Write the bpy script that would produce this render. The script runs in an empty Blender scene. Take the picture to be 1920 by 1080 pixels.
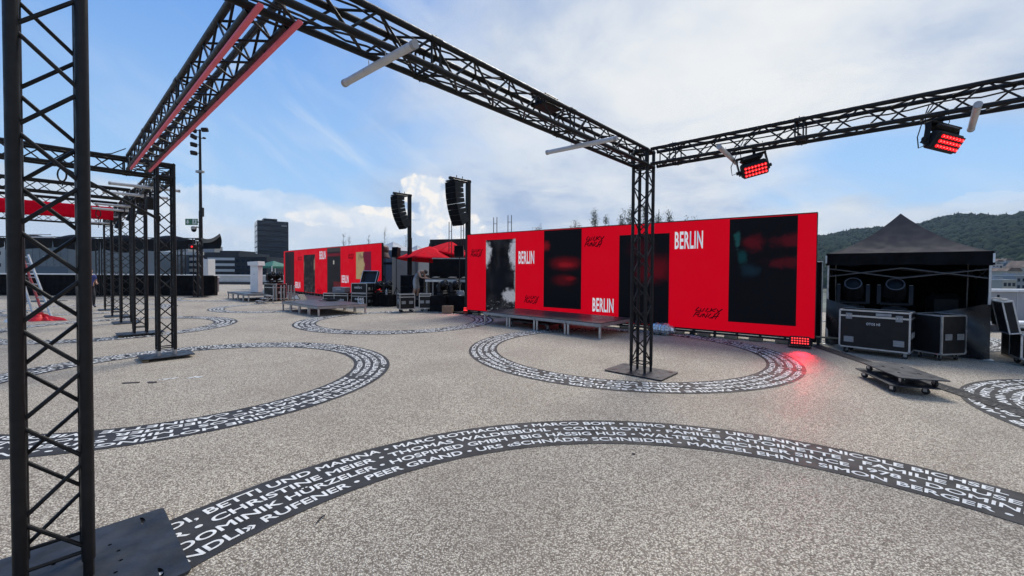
import bpy, bmesh, math, random
from mathutils import Vector, Matrix

random.seed(7)
SC = bpy.context.scene
COL = SC.collection
R = math.radians

# ------------------------------------------------------------------ camera
EYE = 1.7
F_PX, PITCH, ROLL, CY = 781.0, 0.02058, -0.00685, 524.0      # measured from the truss, wall and post lines
_cp, _sp, _cr, _sr = math.cos(PITCH), math.sin(PITCH), math.cos(ROLL), math.sin(ROLL)
_U = Vector((0, _sp, _cp)); _F = Vector((0, _cp, -_sp)); _X = Vector((1, 0, 0))
_right = _X * _cr - _U * _sr
_up = _X * _sr + _U * _cr
cam = bpy.data.cameras.new('camera')
cam_o = bpy.data.objects.new('camera', cam); COL.objects.link(cam_o)
cam_o.matrix_world = Matrix(((_right.x, _up.x, -_F.x, 0), (_right.y, _up.y, -_F.y, 0), (_right.z, _up.z, -_F.z, EYE), (0, 0, 0, 1)))
cam.sensor_width = 36.0
cam.lens = F_PX / 1920 * 36.0
cam.shift_y = (CY - 540) / 1920
cam.clip_start = 0.05
cam.clip_end = 6000
SC.camera = cam_o

def ray(u, v):
    a, b = (u - 960) / F_PX, -(v - CY) / F_PX
    return _right * a + _up * b + _F
def G(u, v, z=0.0):
    """Point at height z seen at a photograph pixel: used to survey the site."""
    d = ray(u, v); t = (z - EYE) / d.z
    return Vector((d.x * t, d.y * t, z))
def HT(v, y):
    """Height of something seen at pixel row v (near mid-frame) at depth y."""
    return EYE - (v - 508) * y / F_PX
def XA(u, y):
    return (u - 960) / F_PX * y

AZ = R(-47.8)
A2 = Vector((math.sin(AZ), math.cos(AZ), 0)); B2 = Vector((math.cos(AZ), -math.sin(AZ), 0))
def AB(a, b, z=0.0):
    p = A2 * a + B2 * b; return Vector((p.x, p.y, z))
RZ = R(-42.2)          # local +X along -A, local +Y along B

# ------------------------------------------------------------------ world and sun
SUN_AZ, SUN_EL = R(24), R(50)
def srgb(r, g, b, a=1.0):
    f = lambda c: (c / 255 / 12.92) if c / 255 <= 0.04045 else ((c / 255 + 0.055) / 1.055) ** 2.4
    return (f(r), f(g), f(b), a)

class NT:
    """small helper for node trees"""
    def __init__(s, tree): s.t = tree
    def n(s, typ, **kw):
        nd = s.t.nodes.new(typ)
        for k, v in kw.items(): setattr(nd, k, v)
        return nd
    def put(s, sock, val):
        if isinstance(val, bpy.types.NodeSocket): s.t.links.new(val, sock)
        elif val is not None: sock.default_value = val
    def m(s, op, a, b=None, c=None, clamp=False):
        nd = s.n('ShaderNodeMath', operation=op, use_clamp=clamp)
        for i, v in enumerate((a, b, c)):
            if v is not None: s.put(nd.inputs[i], v)
        return nd.outputs[0]
    def mix(s, f, a, b, blend='MIX'):
        nd = s.n('ShaderNodeMix', data_type='RGBA', blend_type=blend)
        s.put(nd.inputs[0], f); s.put(nd.inputs[6], a); s.put(nd.inputs[7], b)
        return nd.outputs[2]
    def noise(s, vec, scale, detail=4, rough=0.5, dist=0.0):
        nd = s.n('ShaderNodeTexNoise')
        if vec is not None: s.put(nd.inputs['Vector'], vec)
        nd.inputs['Scale'].default_value = scale; nd.inputs['Detail'].default_value = detail
        nd.inputs['Roughness'].default_value = rough; nd.inputs['Distortion'].default_value = dist
        return nd.outputs[0]
    def smooth(s, v, lo, hi, o0=0.0, o1=1.0):
        nd = s.n('ShaderNodeMapRange', interpolation_type='SMOOTHSTEP')
        s.put(nd.inputs[0], v); s.put(nd.inputs[1], lo); s.put(nd.inputs[2], hi)
        nd.inputs[3].default_value = o0; nd.inputs[4].default_value = o1
        return nd.outputs[0]
    def comb(s, x, y, z=0.0):
        nd = s.n('ShaderNodeCombineXYZ')
        s.put(nd.inputs[0], x); s.put(nd.inputs[1], y); s.put(nd.inputs[2], z)
        return nd.outputs[0]
    def blob(s, x, y, x0, y0, rx, ry):
        a = s.m('DIVIDE', s.m('SUBTRACT', x, x0), rx); b = s.m('DIVIDE', s.m('SUBTRACT', y, y0), ry)
        return s.m('SUBTRACT', 1.0, s.m('SQRT', s.m('ADD', s.m('MULTIPLY', a, a), s.m('MULTIPLY', b, b))))

SKY_S = 0.12
W = bpy.data.worlds.new('World'); SC.world = W; W.use_nodes = True
wt = W.node_tree; wt.nodes.clear(); N = NT(wt)
sky = N.n('ShaderNodeTexSky', sky_type='NISHITA'); sky.sun_disc = False
sky.sun_elevation = SUN_EL; sky.sun_rotation = SUN_AZ
sky.air_density = 1.0; sky.dust_density = 0.6; sky.ozone_density = 2.0; sky.altitude = 400
tc = N.n('ShaderNodeTexCoord'); sep = N.n('ShaderNodeSeparateXYZ'); wt.links.new(tc.outputs['Generated'], sep.inputs[0])
az = N.m('ARCTAN2', sep.outputs[0], sep.outputs[1]); el = N.m('ARCSINE', sep.outputs[2])
def C(r, g, b):                         # cloud colours: display value -> radiance before the Background strength
    c = srgb(r, g, b); return (c[0] / SKY_S, c[1] / SKY_S, c[2] / SKY_S, 1)
# thin high cloud: thickens towards the sun's side of the sky
pz = N.m('MAXIMUM', N.m('ADD', sep.outputs[2], 0.22), 0.05)
pv = N.comb(N.m('DIVIDE', sep.outputs[0], pz), N.m('DIVIDE', sep.outputs[1], pz), 3.1)
n_hi = N.noise(pv, 1.15, 7, 0.55, 0.6)
n_big = N.noise(pv, 0.55, 3, 0.5, 0.3)
cover = N.smooth(az, -0.62, 0.12, 0.02, 0.95)
hole = N.smooth(N.blob(az, el, 0.74, 0.17, 0.42, 0.16), 0.0, 0.75)
cover = N.m('SUBTRACT', cover, N.m('MULTIPLY', hole, 0.80))
thr = N.m('SUBTRACT', 0.84, N.m('MULTIPLY', cover, 0.62))
mhi = N.smooth(N.m('ADD', N.m('MULTIPLY', n_hi, 0.6), N.m('MULTIPLY', n_big, 0.4)), N.m('SUBTRACT', thr, 0.24), N.m('ADD', thr, 0.16), 0, 0.97)
sun_d = N.blob(az, el, 0.44, 0.38, 0.62, 0.34)
glow = N.smooth(N.m('ADD', sun_d, N.m('MULTIPLY', N.m('SUBTRACT', N.noise(pv, 2.6, 6, 0.6, 0.5), 0.5), 1.1)), 0.0, 0.9)
hi_col = N.mix(N.smooth(N.noise(pv, 1.9, 6, 0.6, 0.4), 0.34, 0.68), C(164, 183, 212), C(208, 216, 227))
hi_col = N.mix(N.m('MULTIPLY', glow, 0.85), hi_col, C(240, 240, 237))
# base: physical sky, lifted to the pale blue of the photograph by thin haze near the horizon
base = N.mix(N.smooth(el, 0.02, 0.62, 0.62, 0.10), sky.outputs[0], C(176, 205, 236))
base = N.mix(0.72, base, N.mix(N.smooth(el, 0.0, 0.75), C(164, 206, 244), C(62, 140, 234)))
colr = N.mix(mhi, base, hi_col)
# drawn-out wisps in the clear part
wv = N.comb(N.m('ADD', N.m('MULTIPLY', az, 5.0), N.m('MULTIPLY', el, 6.5)), N.m('SUBTRACT', N.m('MULTIPLY', el, 1.6), N.m('MULTIPLY', az, 0.9)), 2.2)
wisp = N.m('MULTIPLY', N.smooth(N.noise(wv, 1.5, 7, 0.6, 0.5), 0.46, 0.78), N.smooth(N.noise(pv, 0.9, 3, 0.5, 0.2), 0.36, 0.62))
colr = N.mix(N.m('MULTIPLY', wisp, 0.55), colr, C(214, 224, 236))
# low cloud bank towards the left horizon
lv = N.comb(N.m('MULTIPLY', az, 1.0), N.m('MULTIPLY', el, 2.3), 0.7)
n_lo = N.noise(lv, 5.5, 8, 0.56, 0.35)
n_lo2 = N.noise(lv, 2.3, 3, 0.5, 0.2)
edge = N.m('ADD', 0.145, N.m('ADD', N.m('MULTIPLY', N.m('SUBTRACT', n_lo, 0.5), 0.16), N.m('MULTIPLY', N.m('SUBTRACT', n_lo2, 0.5), 0.26)))
mlo = N.smooth(N.m('SUBTRACT', edge, el), -0.012, 0.05)
lo_col = N.mix(N.smooth(N.noise(lv, 6.0, 6, 0.55, 0.3), 0.30, 0.74), C(186, 201, 219), C(224, 228, 231))
lo_col = N.mix(N.smooth(el, 0.0, 0.09), C(205, 218, 231), lo_col)
colr = N.mix(N.m('MULTIPLY', mlo, 0.9), colr, lo_col)
# heaped cumulus towers
def heap(pts, sc, seedz):
    vv = N.comb(az, el, seedz)
    nz = N.noise(vv, sc, 7, 0.58, 0.15); f = None
    for p in pts:
        b = N.blob(az, el, *p); f = b if f is None else N.m('MAXIMUM', f, b)
    f = N.m('ADD', f, N.m('MULTIPLY', N.m('SUBTRACT', nz, 0.5), 1.35))
    nz2 = N.noise(N.comb(N.m('ADD', az, 0.012), N.m('ADD', el, 0.016), seedz), sc, 7, 0.58, 0.15)
    lit = N.smooth(N.m('SUBTRACT', nz, nz2), -0.09, 0.12)
    return N.smooth(f, 0.06, 0.26), lit
mk, lit = heap([(-0.212, 0.185, 0.062, 0.042), (-0.180, 0.15, 0.06, 0.06), (-0.150, 0.105, 0.08, 0.05), (-0.30, 0.128, 0.11, 0.02), (-0.40, 0.112, 0.10, 0.022), (-0.20, 0.10, 0.16, 0.022)], 23, 1.9)
colr = N.mix(N.m('MULTIPLY', mk, 0.93), colr, N.mix(lit, C(216, 224, 234), C(250, 245, 237)))
mk4, lit4 = heap([(-0.60, 0.105, 0.20, 0.065), (-0.50, 0.13, 0.12, 0.04), (-0.36, 0.10, 0.16, 0.03)], 11, 3.3)
colr = N.mix(N.m('MULTIPLY', mk4, 0.55), colr, N.mix(lit4, C(205, 217, 232), C(232, 236, 240)))
mk2, lit2 = heap([(-0.585, 0.385, 0.03, 0.012), (0.84, 0.118, 0.05, 0.014)], 45, 5.2)
colr = N.mix(N.m('MULTIPLY', mk2, 0.32), colr, C(222, 228, 236))
mk3, _l = heap([(0.42, 0.215, 0.03, 0.012), (0.02, 0.17, 0.04, 0.02), (0.10, 0.125, 0.07, 0.012), (0.50, 0.255, 0.03, 0.012)], 34, 7.7)
colr = N.mix(N.m('MULTIPLY', mk3, 0.22), colr, C(150, 172, 203))
bg = N.n('ShaderNodeBackground'); bg.inputs[1].default_value = SKY_S
wt.links.new(colr, bg.inputs[0])
wo = N.n('ShaderNodeOutputWorld'); wt.links.new(bg.outputs[0], wo.inputs[0])

sun = bpy.data.lights.new('sun', 'SUN'); sun.energy = 3.0; sun.angle = R(24); sun.color = (1, 0.95, 0.88)
sun_o = bpy.data.objects.new('sun', sun); COL.objects.link(sun_o)
sun_dir = Vector((math.sin(SUN_AZ) * math.cos(SUN_EL), math.cos(SUN_AZ) * math.cos(SUN_EL), math.sin(SUN_EL)))
sun_o.rotation_euler = sun_dir.to_track_quat('Z', 'Y').to_euler()
sun_o.location = (0, 0, 60)

SC.view_settings.view_transform = 'Standard'; SC.view_settings.look = 'None'
SC.view_settings.gamma = 1.0; SC.view_settings.use_curve_mapping = False
SC.view_settings.exposure = 0.12
SC.render.engine = 'CYCLES'
SC.cycles.max_bounces = 6; SC.cycles.diffuse_bounces = 3; SC.cycles.glossy_bounces = 3

# ------------------------------------------------------------------ materials
MATS = {}
def mat(name, col, rough=0.6, metal=0.0, var=0.12, vscale=6.0, bump=0.0, bscale=60.0, spec=0.5, emit=None, estr=1.0, rvar=0.1, alpha=None, trans=0.0):
    if name in MATS: return MATS[name]
    m = bpy.data.materials.new(name); m.use_nodes = True
    t = NT(m.node_tree); b = m.node_tree.nodes['Principled BSDF']
    tc = t.n('ShaderNodeTexCoord'); o = tc.outputs['Object']
    col = tuple(col) if len(col) == 4 else tuple(col) + (1,)
    nz = t.noise(o, vscale, 5, 0.6)
    hi = tuple(min(1, c * (1 + var)) for c in col[:3]) + (1,); lo = tuple(c * (1 - var) for c in col[:3]) + (1,)
    t.put(b.inputs['Base Color'], t.mix(t.smooth(nz, 0.3, 0.7), lo, hi))
    t.put(b.inputs['Roughness'], t.smooth(t.noise(o, vscale * 1.7, 3), 0.3, 0.7, max(0.02, rough - rvar), min(1, rough + rvar)))
    b.inputs['Metallic'].default_value = metal
    b.inputs['Specular IOR Level'].default_value = spec
    if trans: b.inputs['Transmission Weight'].default_value = trans
    if emit is not None:
        b.inputs['Emission Color'].default_value = tuple(emit) + ((1,) if len(emit) == 3 else ()); b.inputs['Emission Strength'].default_value = estr
    if bump:
        bp = t.n('ShaderNodeBump'); bp.inputs['Strength'].default_value = bump; bp.inputs['Distance'].default_value = 0.01
        t.put(bp.inputs['Height'], t.noise(o, bscale, 4)); t.put(b.inputs['Normal'], bp.outputs[0])
    MATS[name] = m
    return m

TR = mat('black_powder_coat', (0.009, 0.009, 0.010), 0.45, 0.0, 0.25, 14, 0.12, 240, spec=0.28)
TRD = mat('black_powder_coat_worn', (0.012, 0.012, 0.013), 0.48, 0.0, 0.45, 9, 0.15, 120, spec=0.28)
PLATE = mat('painted_steel_plate', (0.028, 0.031, 0.037), 0.5, 0.0, 0.5, 4, 0.12, 90, spec=0.3, rvar=0.16)
ALU = mat('bare_aluminium', (0.50, 0.50, 0.50), 0.38, 0.85, 0.12, 12)
ALUD = mat('dull_aluminium', (0.34, 0.335, 0.325), 0.5, 0.6, 0.15, 10)
STEEL = mat('galvanised_steel', (0.30, 0.31, 0.32), 0.45, 0.7, 0.15, 10)
BLK = mat('black_laminate', (0.008, 0.008, 0.009), 0.42, 0.0, 0.3, 5, spec=0.3)
BLKP = mat('black_plastic', (0.010, 0.010, 0.011), 0.5, 0.0, 0.2, 20, 0.1, 200, spec=0.3)
RUB = mat('black_rubber', (0.018, 0.018, 0.019), 0.75, 0.0, 0.3, 12, 0.25, 90)
CLOTH = mat('black_molton_cloth', (0.007, 0.007, 0.008), 0.9, 0.0, 0.35, 3, 0.3, 40, spec=0.12)
GLOSSCL = mat('black_tarpaulin', (0.008, 0.009, 0.012), 0.34, 0.0, 0.3, 4, 0.35, 9)
GREYCL = mat('dark_grey_canopy_cloth', (0.050, 0.046, 0.048), 0.9, 0.0, 0.06, 3, 0.06, 90, spec=0.2)
WHT = mat('white_paint', (0.72, 0.72, 0.71), 0.5, 0.0, 0.05, 4)
WHTL = mat('white_line_paint', (0.70, 0.69, 0.65), 0.7, 0.0, 0.14, 18)
TUBE = mat('frosted_tube', (0.55, 0.55, 0.56), 0.35, 0.0, 0.06, 10)
REDCL = mat('red_canvas', srgb(208, 4, 32), 0.9, 0.0, 0.1, 5, 0.1, 80, spec=0.08)
REDBAN = mat('red_banner_cloth', srgb(205, 8, 38), 0.85, 0.0, 0.1, 5, 0.1, 60, spec=0.08)
REDSTRIP = mat('red_strip_cloth', srgb(240, 112, 128), 0.7, 0.0, 0.06, 3)  # red cloth paled to pink: light shining through is put into the colour
LED = mat('red_led_lens', (0.2, 0.0, 0.0), 0.3, emit=(1.0, 0.012, 0.02), estr=1.25)
LEDB = mat('red_led_core', (0.3, 0.1, 0.1), 0.3, emit=(1.0, 0.16, 0.14), estr=2.0)
LENS = mat('dark_lens_glass', (0.010, 0.014, 0.018), 0.2, 0.0, 0.1, 10, spec=0.06)
CARD = mat('brown_cardboard', (0.24, 0.155, 0.095), 0.85, 0.0, 0.12, 8)
WOOD = mat('old_timber', (0.20, 0.16, 0.10), 0.85, 0.0, 0.35, 8)
SKIN = mat('skin', (0.42, 0.24, 0.17), 0.55, 0.0, 0.08, 12)
HAIR = mat('dark_hair', (0.02, 0.014, 0.010), 0.6, 0.0, 0.3, 30)

# ------------------------------------------------------------------ mesh collecting
class MB:
    def __init__(s): s.v = []; s.f = []; s.mi = []; s.cur = 0
    def add(s, vs, fs):
        o = len(s.v); s.v += [tuple(v) for v in vs]; s.f += [tuple(i + o for i in f) for f in fs]; s.mi += [s.cur] * len(fs); return s
    def box(s, c, d, rz=0.0, M=None, bev=0.0):
        hx, hy, hz = d[0] / 2, d[1] / 2, d[2] / 2
        if bev > 0:
            b = min(bev, hx * .9, hy * .9, hz * .9); vs = []; ix = {}
            for sx in (-1, 1):
                for sy in (-1, 1):
                    for sz in (-1, 1):
                        ix[sx, sy, sz] = len(vs)
                        vs += [(sx * (hx - b), sy * (hy - b), sz * hz), (sx * (hx - b), sy * hy, sz * (hz - b)), (sx * hx, sy * (hy - b), sz * (hz - b))]
            fs = []
            def q(k, ax):          # k: which of three verts
                pass
            c4 = [(-1, -1), (1, -1), (1, 1), (-1, 1)]
            for z in (-1, 1):
                f = [ix[x, y, z] for x, y in c4]; fs.append(f if z > 0 else f[::-1])
                f = [ix[x, z, y] + 1 for x, y in c4]; fs.append(f[::-1] if z > 0 else f)
                f = [ix[z, x, y] + 2 for x, y in c4]; fs.append(f if z > 0 else f[::-1])
            for a in (-1, 1):
                for b_ in (-1, 1):
                    f = [ix[-1, a, b_], ix[1, a, b_], ix[1, a, b_] + 1, ix[-1, a, b_] + 1]; fs.append(f if a * b_ < 0 else f[::-1])
                    f = [ix[a, -1, b_], ix[a, 1, b_], ix[a, 1, b_] + 2, ix[a, -1, b_] + 2]; fs.append(f if a * b_ > 0 else f[::-1])
                    f = [ix[a, b_, -1] + 1, ix[a, b_, 1] + 1, ix[a, b_, 1] + 2, ix[a, b_, -1] + 2]; fs.append(f if a * b_ < 0 else f[::-1])
            for k, i in ix.items():
                f = [i, i + 1, i + 2]; fs.append(f if k[0] * k[1] * k[2] < 0 else f[::-1])
        else:
            vs = [(x, y, z) for z in (-hz, hz) for y in (-hy, hy) for x in (-hx, hx)]
            fs = [(0, 2, 3, 1), (4, 5, 7, 6), (0, 1, 5, 4), (2, 6, 7, 3), (0, 4, 6, 2), (1, 3, 7, 5)]
        T = Matrix.Translation(c) @ (M.to_4x4() if M is not None else Matrix.Rotation(rz, 4, 'Z'))
        return s.add([T @ Vector(v) for v in vs], fs)
    def cyl(s, p, q, r, n=8, r2=None, caps=True):
        p = Vector(p); q = Vector(q); r2 = r if r2 is None else r2
        d = (q - p).normalized(); a = d.orthogonal().normalized(); b = d.cross(a)
        vs = []
        for c, rr in ((p, r), (q, r2)):
            for i in range(n):
                t = 2 * math.pi * i / n; vs.append(c + (a * math.cos(t) + b * math.sin(t)) * rr)
        fs = [(i, (i + 1) % n, n + (i + 1) % n, n + i) for i in range(n)]
        if caps: fs += [tuple(range(n))[::-1], tuple(range(n, 2 * n))]
        return s.add(vs, fs)
    def tube(s, pts, r, n=6, rs=None):
        pts = [Vector(p) for p in pts]; vs = []; L = len(pts); a = None
        for k, p in enumerate(pts):
            d = (pts[min(k + 1, L - 1)] - pts[max(k - 1, 0)]).normalized()
            a = d.orthogonal().normalized() if a is None else (a - d * a.dot(d)).normalized()
            b = d.cross(a); rr = rs[k] if rs else r
            for i in range(n):
                t = 2 * math.pi * i / n; vs.append(p + (a * math.cos(t) + b * math.sin(t)) * rr)
        fs = [(k * n + i, k * n + (i + 1) % n, (k + 1) * n + (i + 1) % n, (k + 1) * n + i) for k in range(L - 1) for i in range(n)]
        fs += [tuple(range(n))[::-1], tuple(range((L - 1) * n, L * n))]
        return s.add(vs, fs)
    def lathe(s, prof, n=20, M=None):
        """prof: (radius, z) pairs about local Z"""
        M = M or Matrix.Identity(4); vs = []; L = len(prof)
        for r, z in prof:
            for i in range(n):
                t = 2 * math.pi * i / n; vs.append(M @ Vector((r * math.cos(t), r * math.sin(t), z)))
        fs = [(k * n + i, k * n + (i + 1) % n, (k + 1) * n + (i + 1) % n, (k + 1) * n + i) for k in range(L - 1) for i in range(n)]
        fs += [tuple(range(n))[::-1], tuple(range((L - 1) * n, L * n))]
        return s.add(vs, fs)
    def prism(s, poly, M, h):
        """2-D polygon (counter-clockwise) in local XY extruded 0..h along local Z"""
        n = len(poly)
        vs = [M @ Vector((x, y, 0)) for x, y in poly] + [M @ Vector((x, y, h)) for x, y in poly]
        fs = [tuple(range(n))[::-1], tuple(range(n, 2 * n))] + [(i, (i + 1) % n, n + (i + 1) % n, n + i) for i in range(n)]
        return s.add(vs, fs)
    def ball(s, c, r, n=10, m=6, sc=(1, 1, 1)):
        c = Vector(c); vs = [c + Vector((0, 0, -r * sc[2]))]
        for k in range(1, m):
            t = math.pi * k / m
            for i in range(n):
                p = 2 * math.pi * i / n
                vs.append(c + Vector((r * sc[0] * math.sin(t) * math.cos(p), r * sc[1] * math.sin(t) * math.sin(p), -r * sc[2] * math.cos(t))))
        vs.append(c + Vector((0, 0, r * sc[2]))); fs = [(0, 1 + (i + 1) % n, 1 + i) for i in range(n)]
        for k in range(m - 2):
            for i in range(n):
                fs.append((1 + k * n + i, 1 + k * n + (i + 1) % n, 1 + (k + 1) * n + (i + 1) % n, 1 + (k + 1) * n + i))
        e = len(vs) - 1; o = 1 + (m - 2) * n
        fs += [(e, o + i, o + (i + 1) % n) for i in range(n)]
        return s.add(vs, fs)
    def grid(s, fn, nu, nv):
        vs = [fn(i / nu, j / nv) for j in range(nv + 1) for i in range(nu + 1)]
        fs = [(j * (nu + 1) + i, j * (nu + 1) + i + 1, (j + 1) * (nu + 1) + i + 1, (j + 1) * (nu + 1) + i) for j in range(nv) for i in range(nu)]
        return s.add(vs, fs)
    def mesh(s, name, mats, smooth=0.6):
        me = bpy.data.meshes.new(name); me.from_pydata(s.v, [], s.f)
        for m in (mats if isinstance(mats, (list, tuple)) else [mats]): me.materials.append(m)
        if any(s.mi): me.polygons.foreach_set('material_index', s.mi)
        me.update()
        if smooth:
            me.polygons.foreach_set('use_smooth', [True] * len(me.polygons)); me.set_sharp_from_angle(angle=smooth)
        return me
    def build(s, name, mats, parent=None, smooth=0.6, M=None):
        return link(s.mesh(name, mats, smooth), name, parent, M)

def link(me, name, parent=None, M=None):
    o = bpy.data.objects.new(name, me); COL.objects.link(o)
    if parent is not None: o.parent = parent
    if M is not None: o.matrix_local = M
    return o
def tag(o, label=None, cat=None, group=None, kind=None):
    if label: o['label'] = label
    if cat: o['category'] = cat
    if group: o['group'] = group
    if kind: o['kind'] = kind
    return o
def thing(name, label, cat, loc=(0, 0, 0), rz=0.0, group=None):
    o = bpy.data.objects.new(name, None); COL.objects.link(o)
    o.empty_display_size = 0.2
    o.location = loc; o.rotation_euler = (0, 0, rz)
    return tag(o, label, cat, group)
def copy_thing(src, loc, rz, label):
    """a copy of a thing with copies of its parts and sub-parts (mesh data shared)"""
    c = src.copy(); COL.objects.link(c); c.location = loc; c.rotation_euler = (0, 0, rz); c['label'] = label
    for ch in list(src.children):
        k = ch.copy(); COL.objects.link(k); k.parent = c; k.matrix_local = ch.matrix_local.copy() if False else k.matrix_local
        for g in list(ch.children):
            d = g.copy(); COL.objects.link(d); d.parent = k
    return c
def curve_mesh(name, outer, holes, thick):
    """flat plate with holes (2-D filled curve) turned into a mesh"""
    cu = bpy.data.curves.new(name, 'CURVE'); cu.dimensions = '2D'; cu.fill_mode = 'BOTH'; cu.extrude = thick / 2
    for pts in [outer] + holes:
        sp = cu.splines.new('POLY'); sp.points.add(len(pts) - 1); sp.use_cyclic_u = True
        for i, (x, y) in enumerate(pts): sp.points[i].co = (x, y, 0, 1)
    o = bpy.data.objects.new(name, cu); me = bpy.data.meshes.new_from_object(o)
    bpy.data.objects.remove(o); bpy.data.curves.remove(cu)
    return me
def text_mesh(body, bold=0.0, res=3, spacing=1.0):
    # weight comes from a chamfered rim round each letter (z tells face from rim), so no two faces share a plane
    cu = bpy.data.curves.new('t', 'FONT'); cu.body = body; cu.bevel_depth = bold; cu.bevel_resolution = 0; cu.resolution_u = res; cu.space_character = spacing
    o = bpy.data.objects.new('t', cu); me = bpy.data.meshes.new_from_object(o)
    bpy.data.objects.remove(o); bpy.data.curves.remove(cu)
    if bold:
        bm = bmesh.new(); bm.from_mesh(me)
        bmesh.ops.delete(bm, geom=[f for f in bm.faces if f.calc_center_median().z < -1e-5], context='FACES')
        bm.to_mesh(me); bm.free()
        for v in me.vertices: v.co.z = v.co.z / bold
    return me
def rounded(w, h, r, n=4):
    pts = []
    for cx, cy, a0 in ((w / 2 - r, h / 2 - r, 0), (-w / 2 + r, h / 2 - r, 90), (-w / 2 + r, -h / 2 + r, 180), (w / 2 - r, -h / 2 + r, 270)):
        for i in range(n + 1):
            t = R(a0 + 90 * i / n); pts.append((cx + r * math.cos(t), cy + r * math.sin(t)))
    return pts
# ------------------------------------------------------------------ the terrace
def terrace_material():
    m = bpy.data.materials.new('exposed_aggregate'); m.use_nodes = True; t = NT(m.node_tree)
    b = m.node_tree.nodes['Principled BSDF']; o = t.n('ShaderNodeTexCoord').outputs['Object']
    def vor(scale, rnd=1.0):
        v = t.n('ShaderNodeTexVoronoi', feature='F1', voronoi_dimensions='2D'); t.put(v.inputs['Vector'], o); v.inputs['Scale'].default_value = scale
        return v
    warp = t.n('ShaderNodeVectorMath', operation='ADD'); 
    v1 = vor(88); v2 = vor(150)
    sepc = t.n('ShaderNodeSeparateColor'); m.node_tree.links.new(v1.outputs['Color'], sepc.inputs[0])
    sepd = t.n('ShaderNodeSeparateColor'); m.node_tree.links.new(v2.outputs['Color'], sepd.inputs[0])
    pebble = t.n('ShaderNodeValToRGB'); r = pebble.color_ramp
    r.elements[0].position = 0.0; r.elements[0].color = (0.165, 0.136, 0.098, 1)
    r.elements[1].position = 1.0; r.elements[1].color = (0.86, 0.78, 0.61, 1)
    for p, c in ((0.40, (0.235, 0.194, 0.142, 1)), (0.60, (0.37, 0.315, 0.235, 1)), (0.78, (0.63, 0.555, 0.42, 1))):
        e = r.elements.new(p); e.color = c
    m.node_tree.links.new(sepc.outputs[0], pebble.inputs[0])
    peb2 = t.mix(t.smooth(sepd.outputs[0], 0.72, 0.8), pebble.outputs[0], (0.68, 0.59, 0.47, 1))
    gap = t.smooth(v1.outputs['Distance'], 0.35, 0.62)
    col = t.mix(t.m('MULTIPLY', gap, 0.7), peb2, (0.18, 0.142, 0.112, 1))
    # dirt and water stains with shapes of their own
    st = t.smooth(t.noise(o, 0.55, 6, 0.62, 0.4), 0.38, 0.68)
    st2 = t.smooth(t.noise(o, 2.6, 5, 0.6, 0.6), 0.45, 0.75)
    col = t.mix(t.m('MULTIPLY', st, 0.32), col, (0.19, 0.145, 0.11, 1))
    col = t.mix(t.m('MULTIPLY', st2, 0.12), col, (0.48, 0.41, 0.33, 1))
    t.put(b.inputs['Base Color'], col)
    t.put(b.inputs['Roughness'], t.smooth(sepc.outputs[1], 0.0, 1.0, 0.5, 0.9))
    b.inputs['Specular IOR Level'].default_value = 0.3
    bp = t.n('ShaderNodeBump'); bp.inputs['Strength'].default_value = 0.7; bp.inputs['Distance'].default_value = 0.004
    t.put(bp.inputs['Height'], t.m('SUBTRACT', sepc.outputs[2], gap)); t.put(b.inputs['Normal'], bp.outputs[0])
    return m
TERR = terrace_material()
FLOOR = [(-62, -22), (40, -22), (40, 15.3), (13.5, 15.3), (13.5, 46.4), (-62, 46.4)]
mb = MB(); mb.prism(FLOOR, Matrix.Translation((0, 0, -0.4)), 0.4)
tag(mb.build('terrace_floor', TERR, smooth=0), kind='structure')
CITY = mat('city_ground', (0.09, 0.10, 0.075), 0.9, 0.0, 0.5, 0.02)
mb = MB(); mb.grid(lambda u, v: ((u - .5) * 4800, (v - .5) * 4800, -15.0), 8, 8)
tag(mb.build('city_ground', CITY, smooth=0), kind='structure')

# painted rings with the names of donors
BAND = mat('dark_floor_paint', (0.031, 0.029, 0.029), 0.65, 0.0, 0.35, 3, 0.25, 130, spec=0.25)
def ring_row(c, r, text, th0, span=None, cap=0.082, res=3, stretch=1.75, parent=None, name='lettering', bold=0.020):
    me = text_mesh(text, bold, res)
    xs = [v.co.x for v in me.vertices]; x0, x1 = min(xs), max(xs)
    k = cap / 0.682; sx = (span * r / (x1 - x0)) if span else k * stretch
    for v in me.vertices:
        th = th0 - (v.co.x - x0) * sx / r; rr = r + v.co.y * k
        v.co = (c[0] + rr * math.cos(th), c[1] + rr * math.sin(th), 0.007 + 0.0012 * v.co.z)
    me.materials.append(WHTL)
    link(me, name, parent)
    return th0 - (x1 - x0) * sx / r
def ring(c, ri, ro):
    mb = MB(); n = 128
    vs = []
    for i in range(n):
        t = 2 * math.pi * i / n
        vs += [(c[0] + ri * math.cos(t), c[1] + ri * math.sin(t), 0.0045), (c[0] + ro * math.cos(t), c[1] + ro * math.sin(t), 0.0045)]
    mb.add(vs, [(2 * i, 2 * i + 1, (2 * i + 3) % (2 * n), (2 * i + 2) % (2 * n)) for i in range(n)])
    return tag(mb.build('painted_ring', BAND, smooth=0), kind='structure')
def th(c, u, v):
    p = G(u, v); return math.atan2(p.y - c[1], p.x - c[0])
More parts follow.
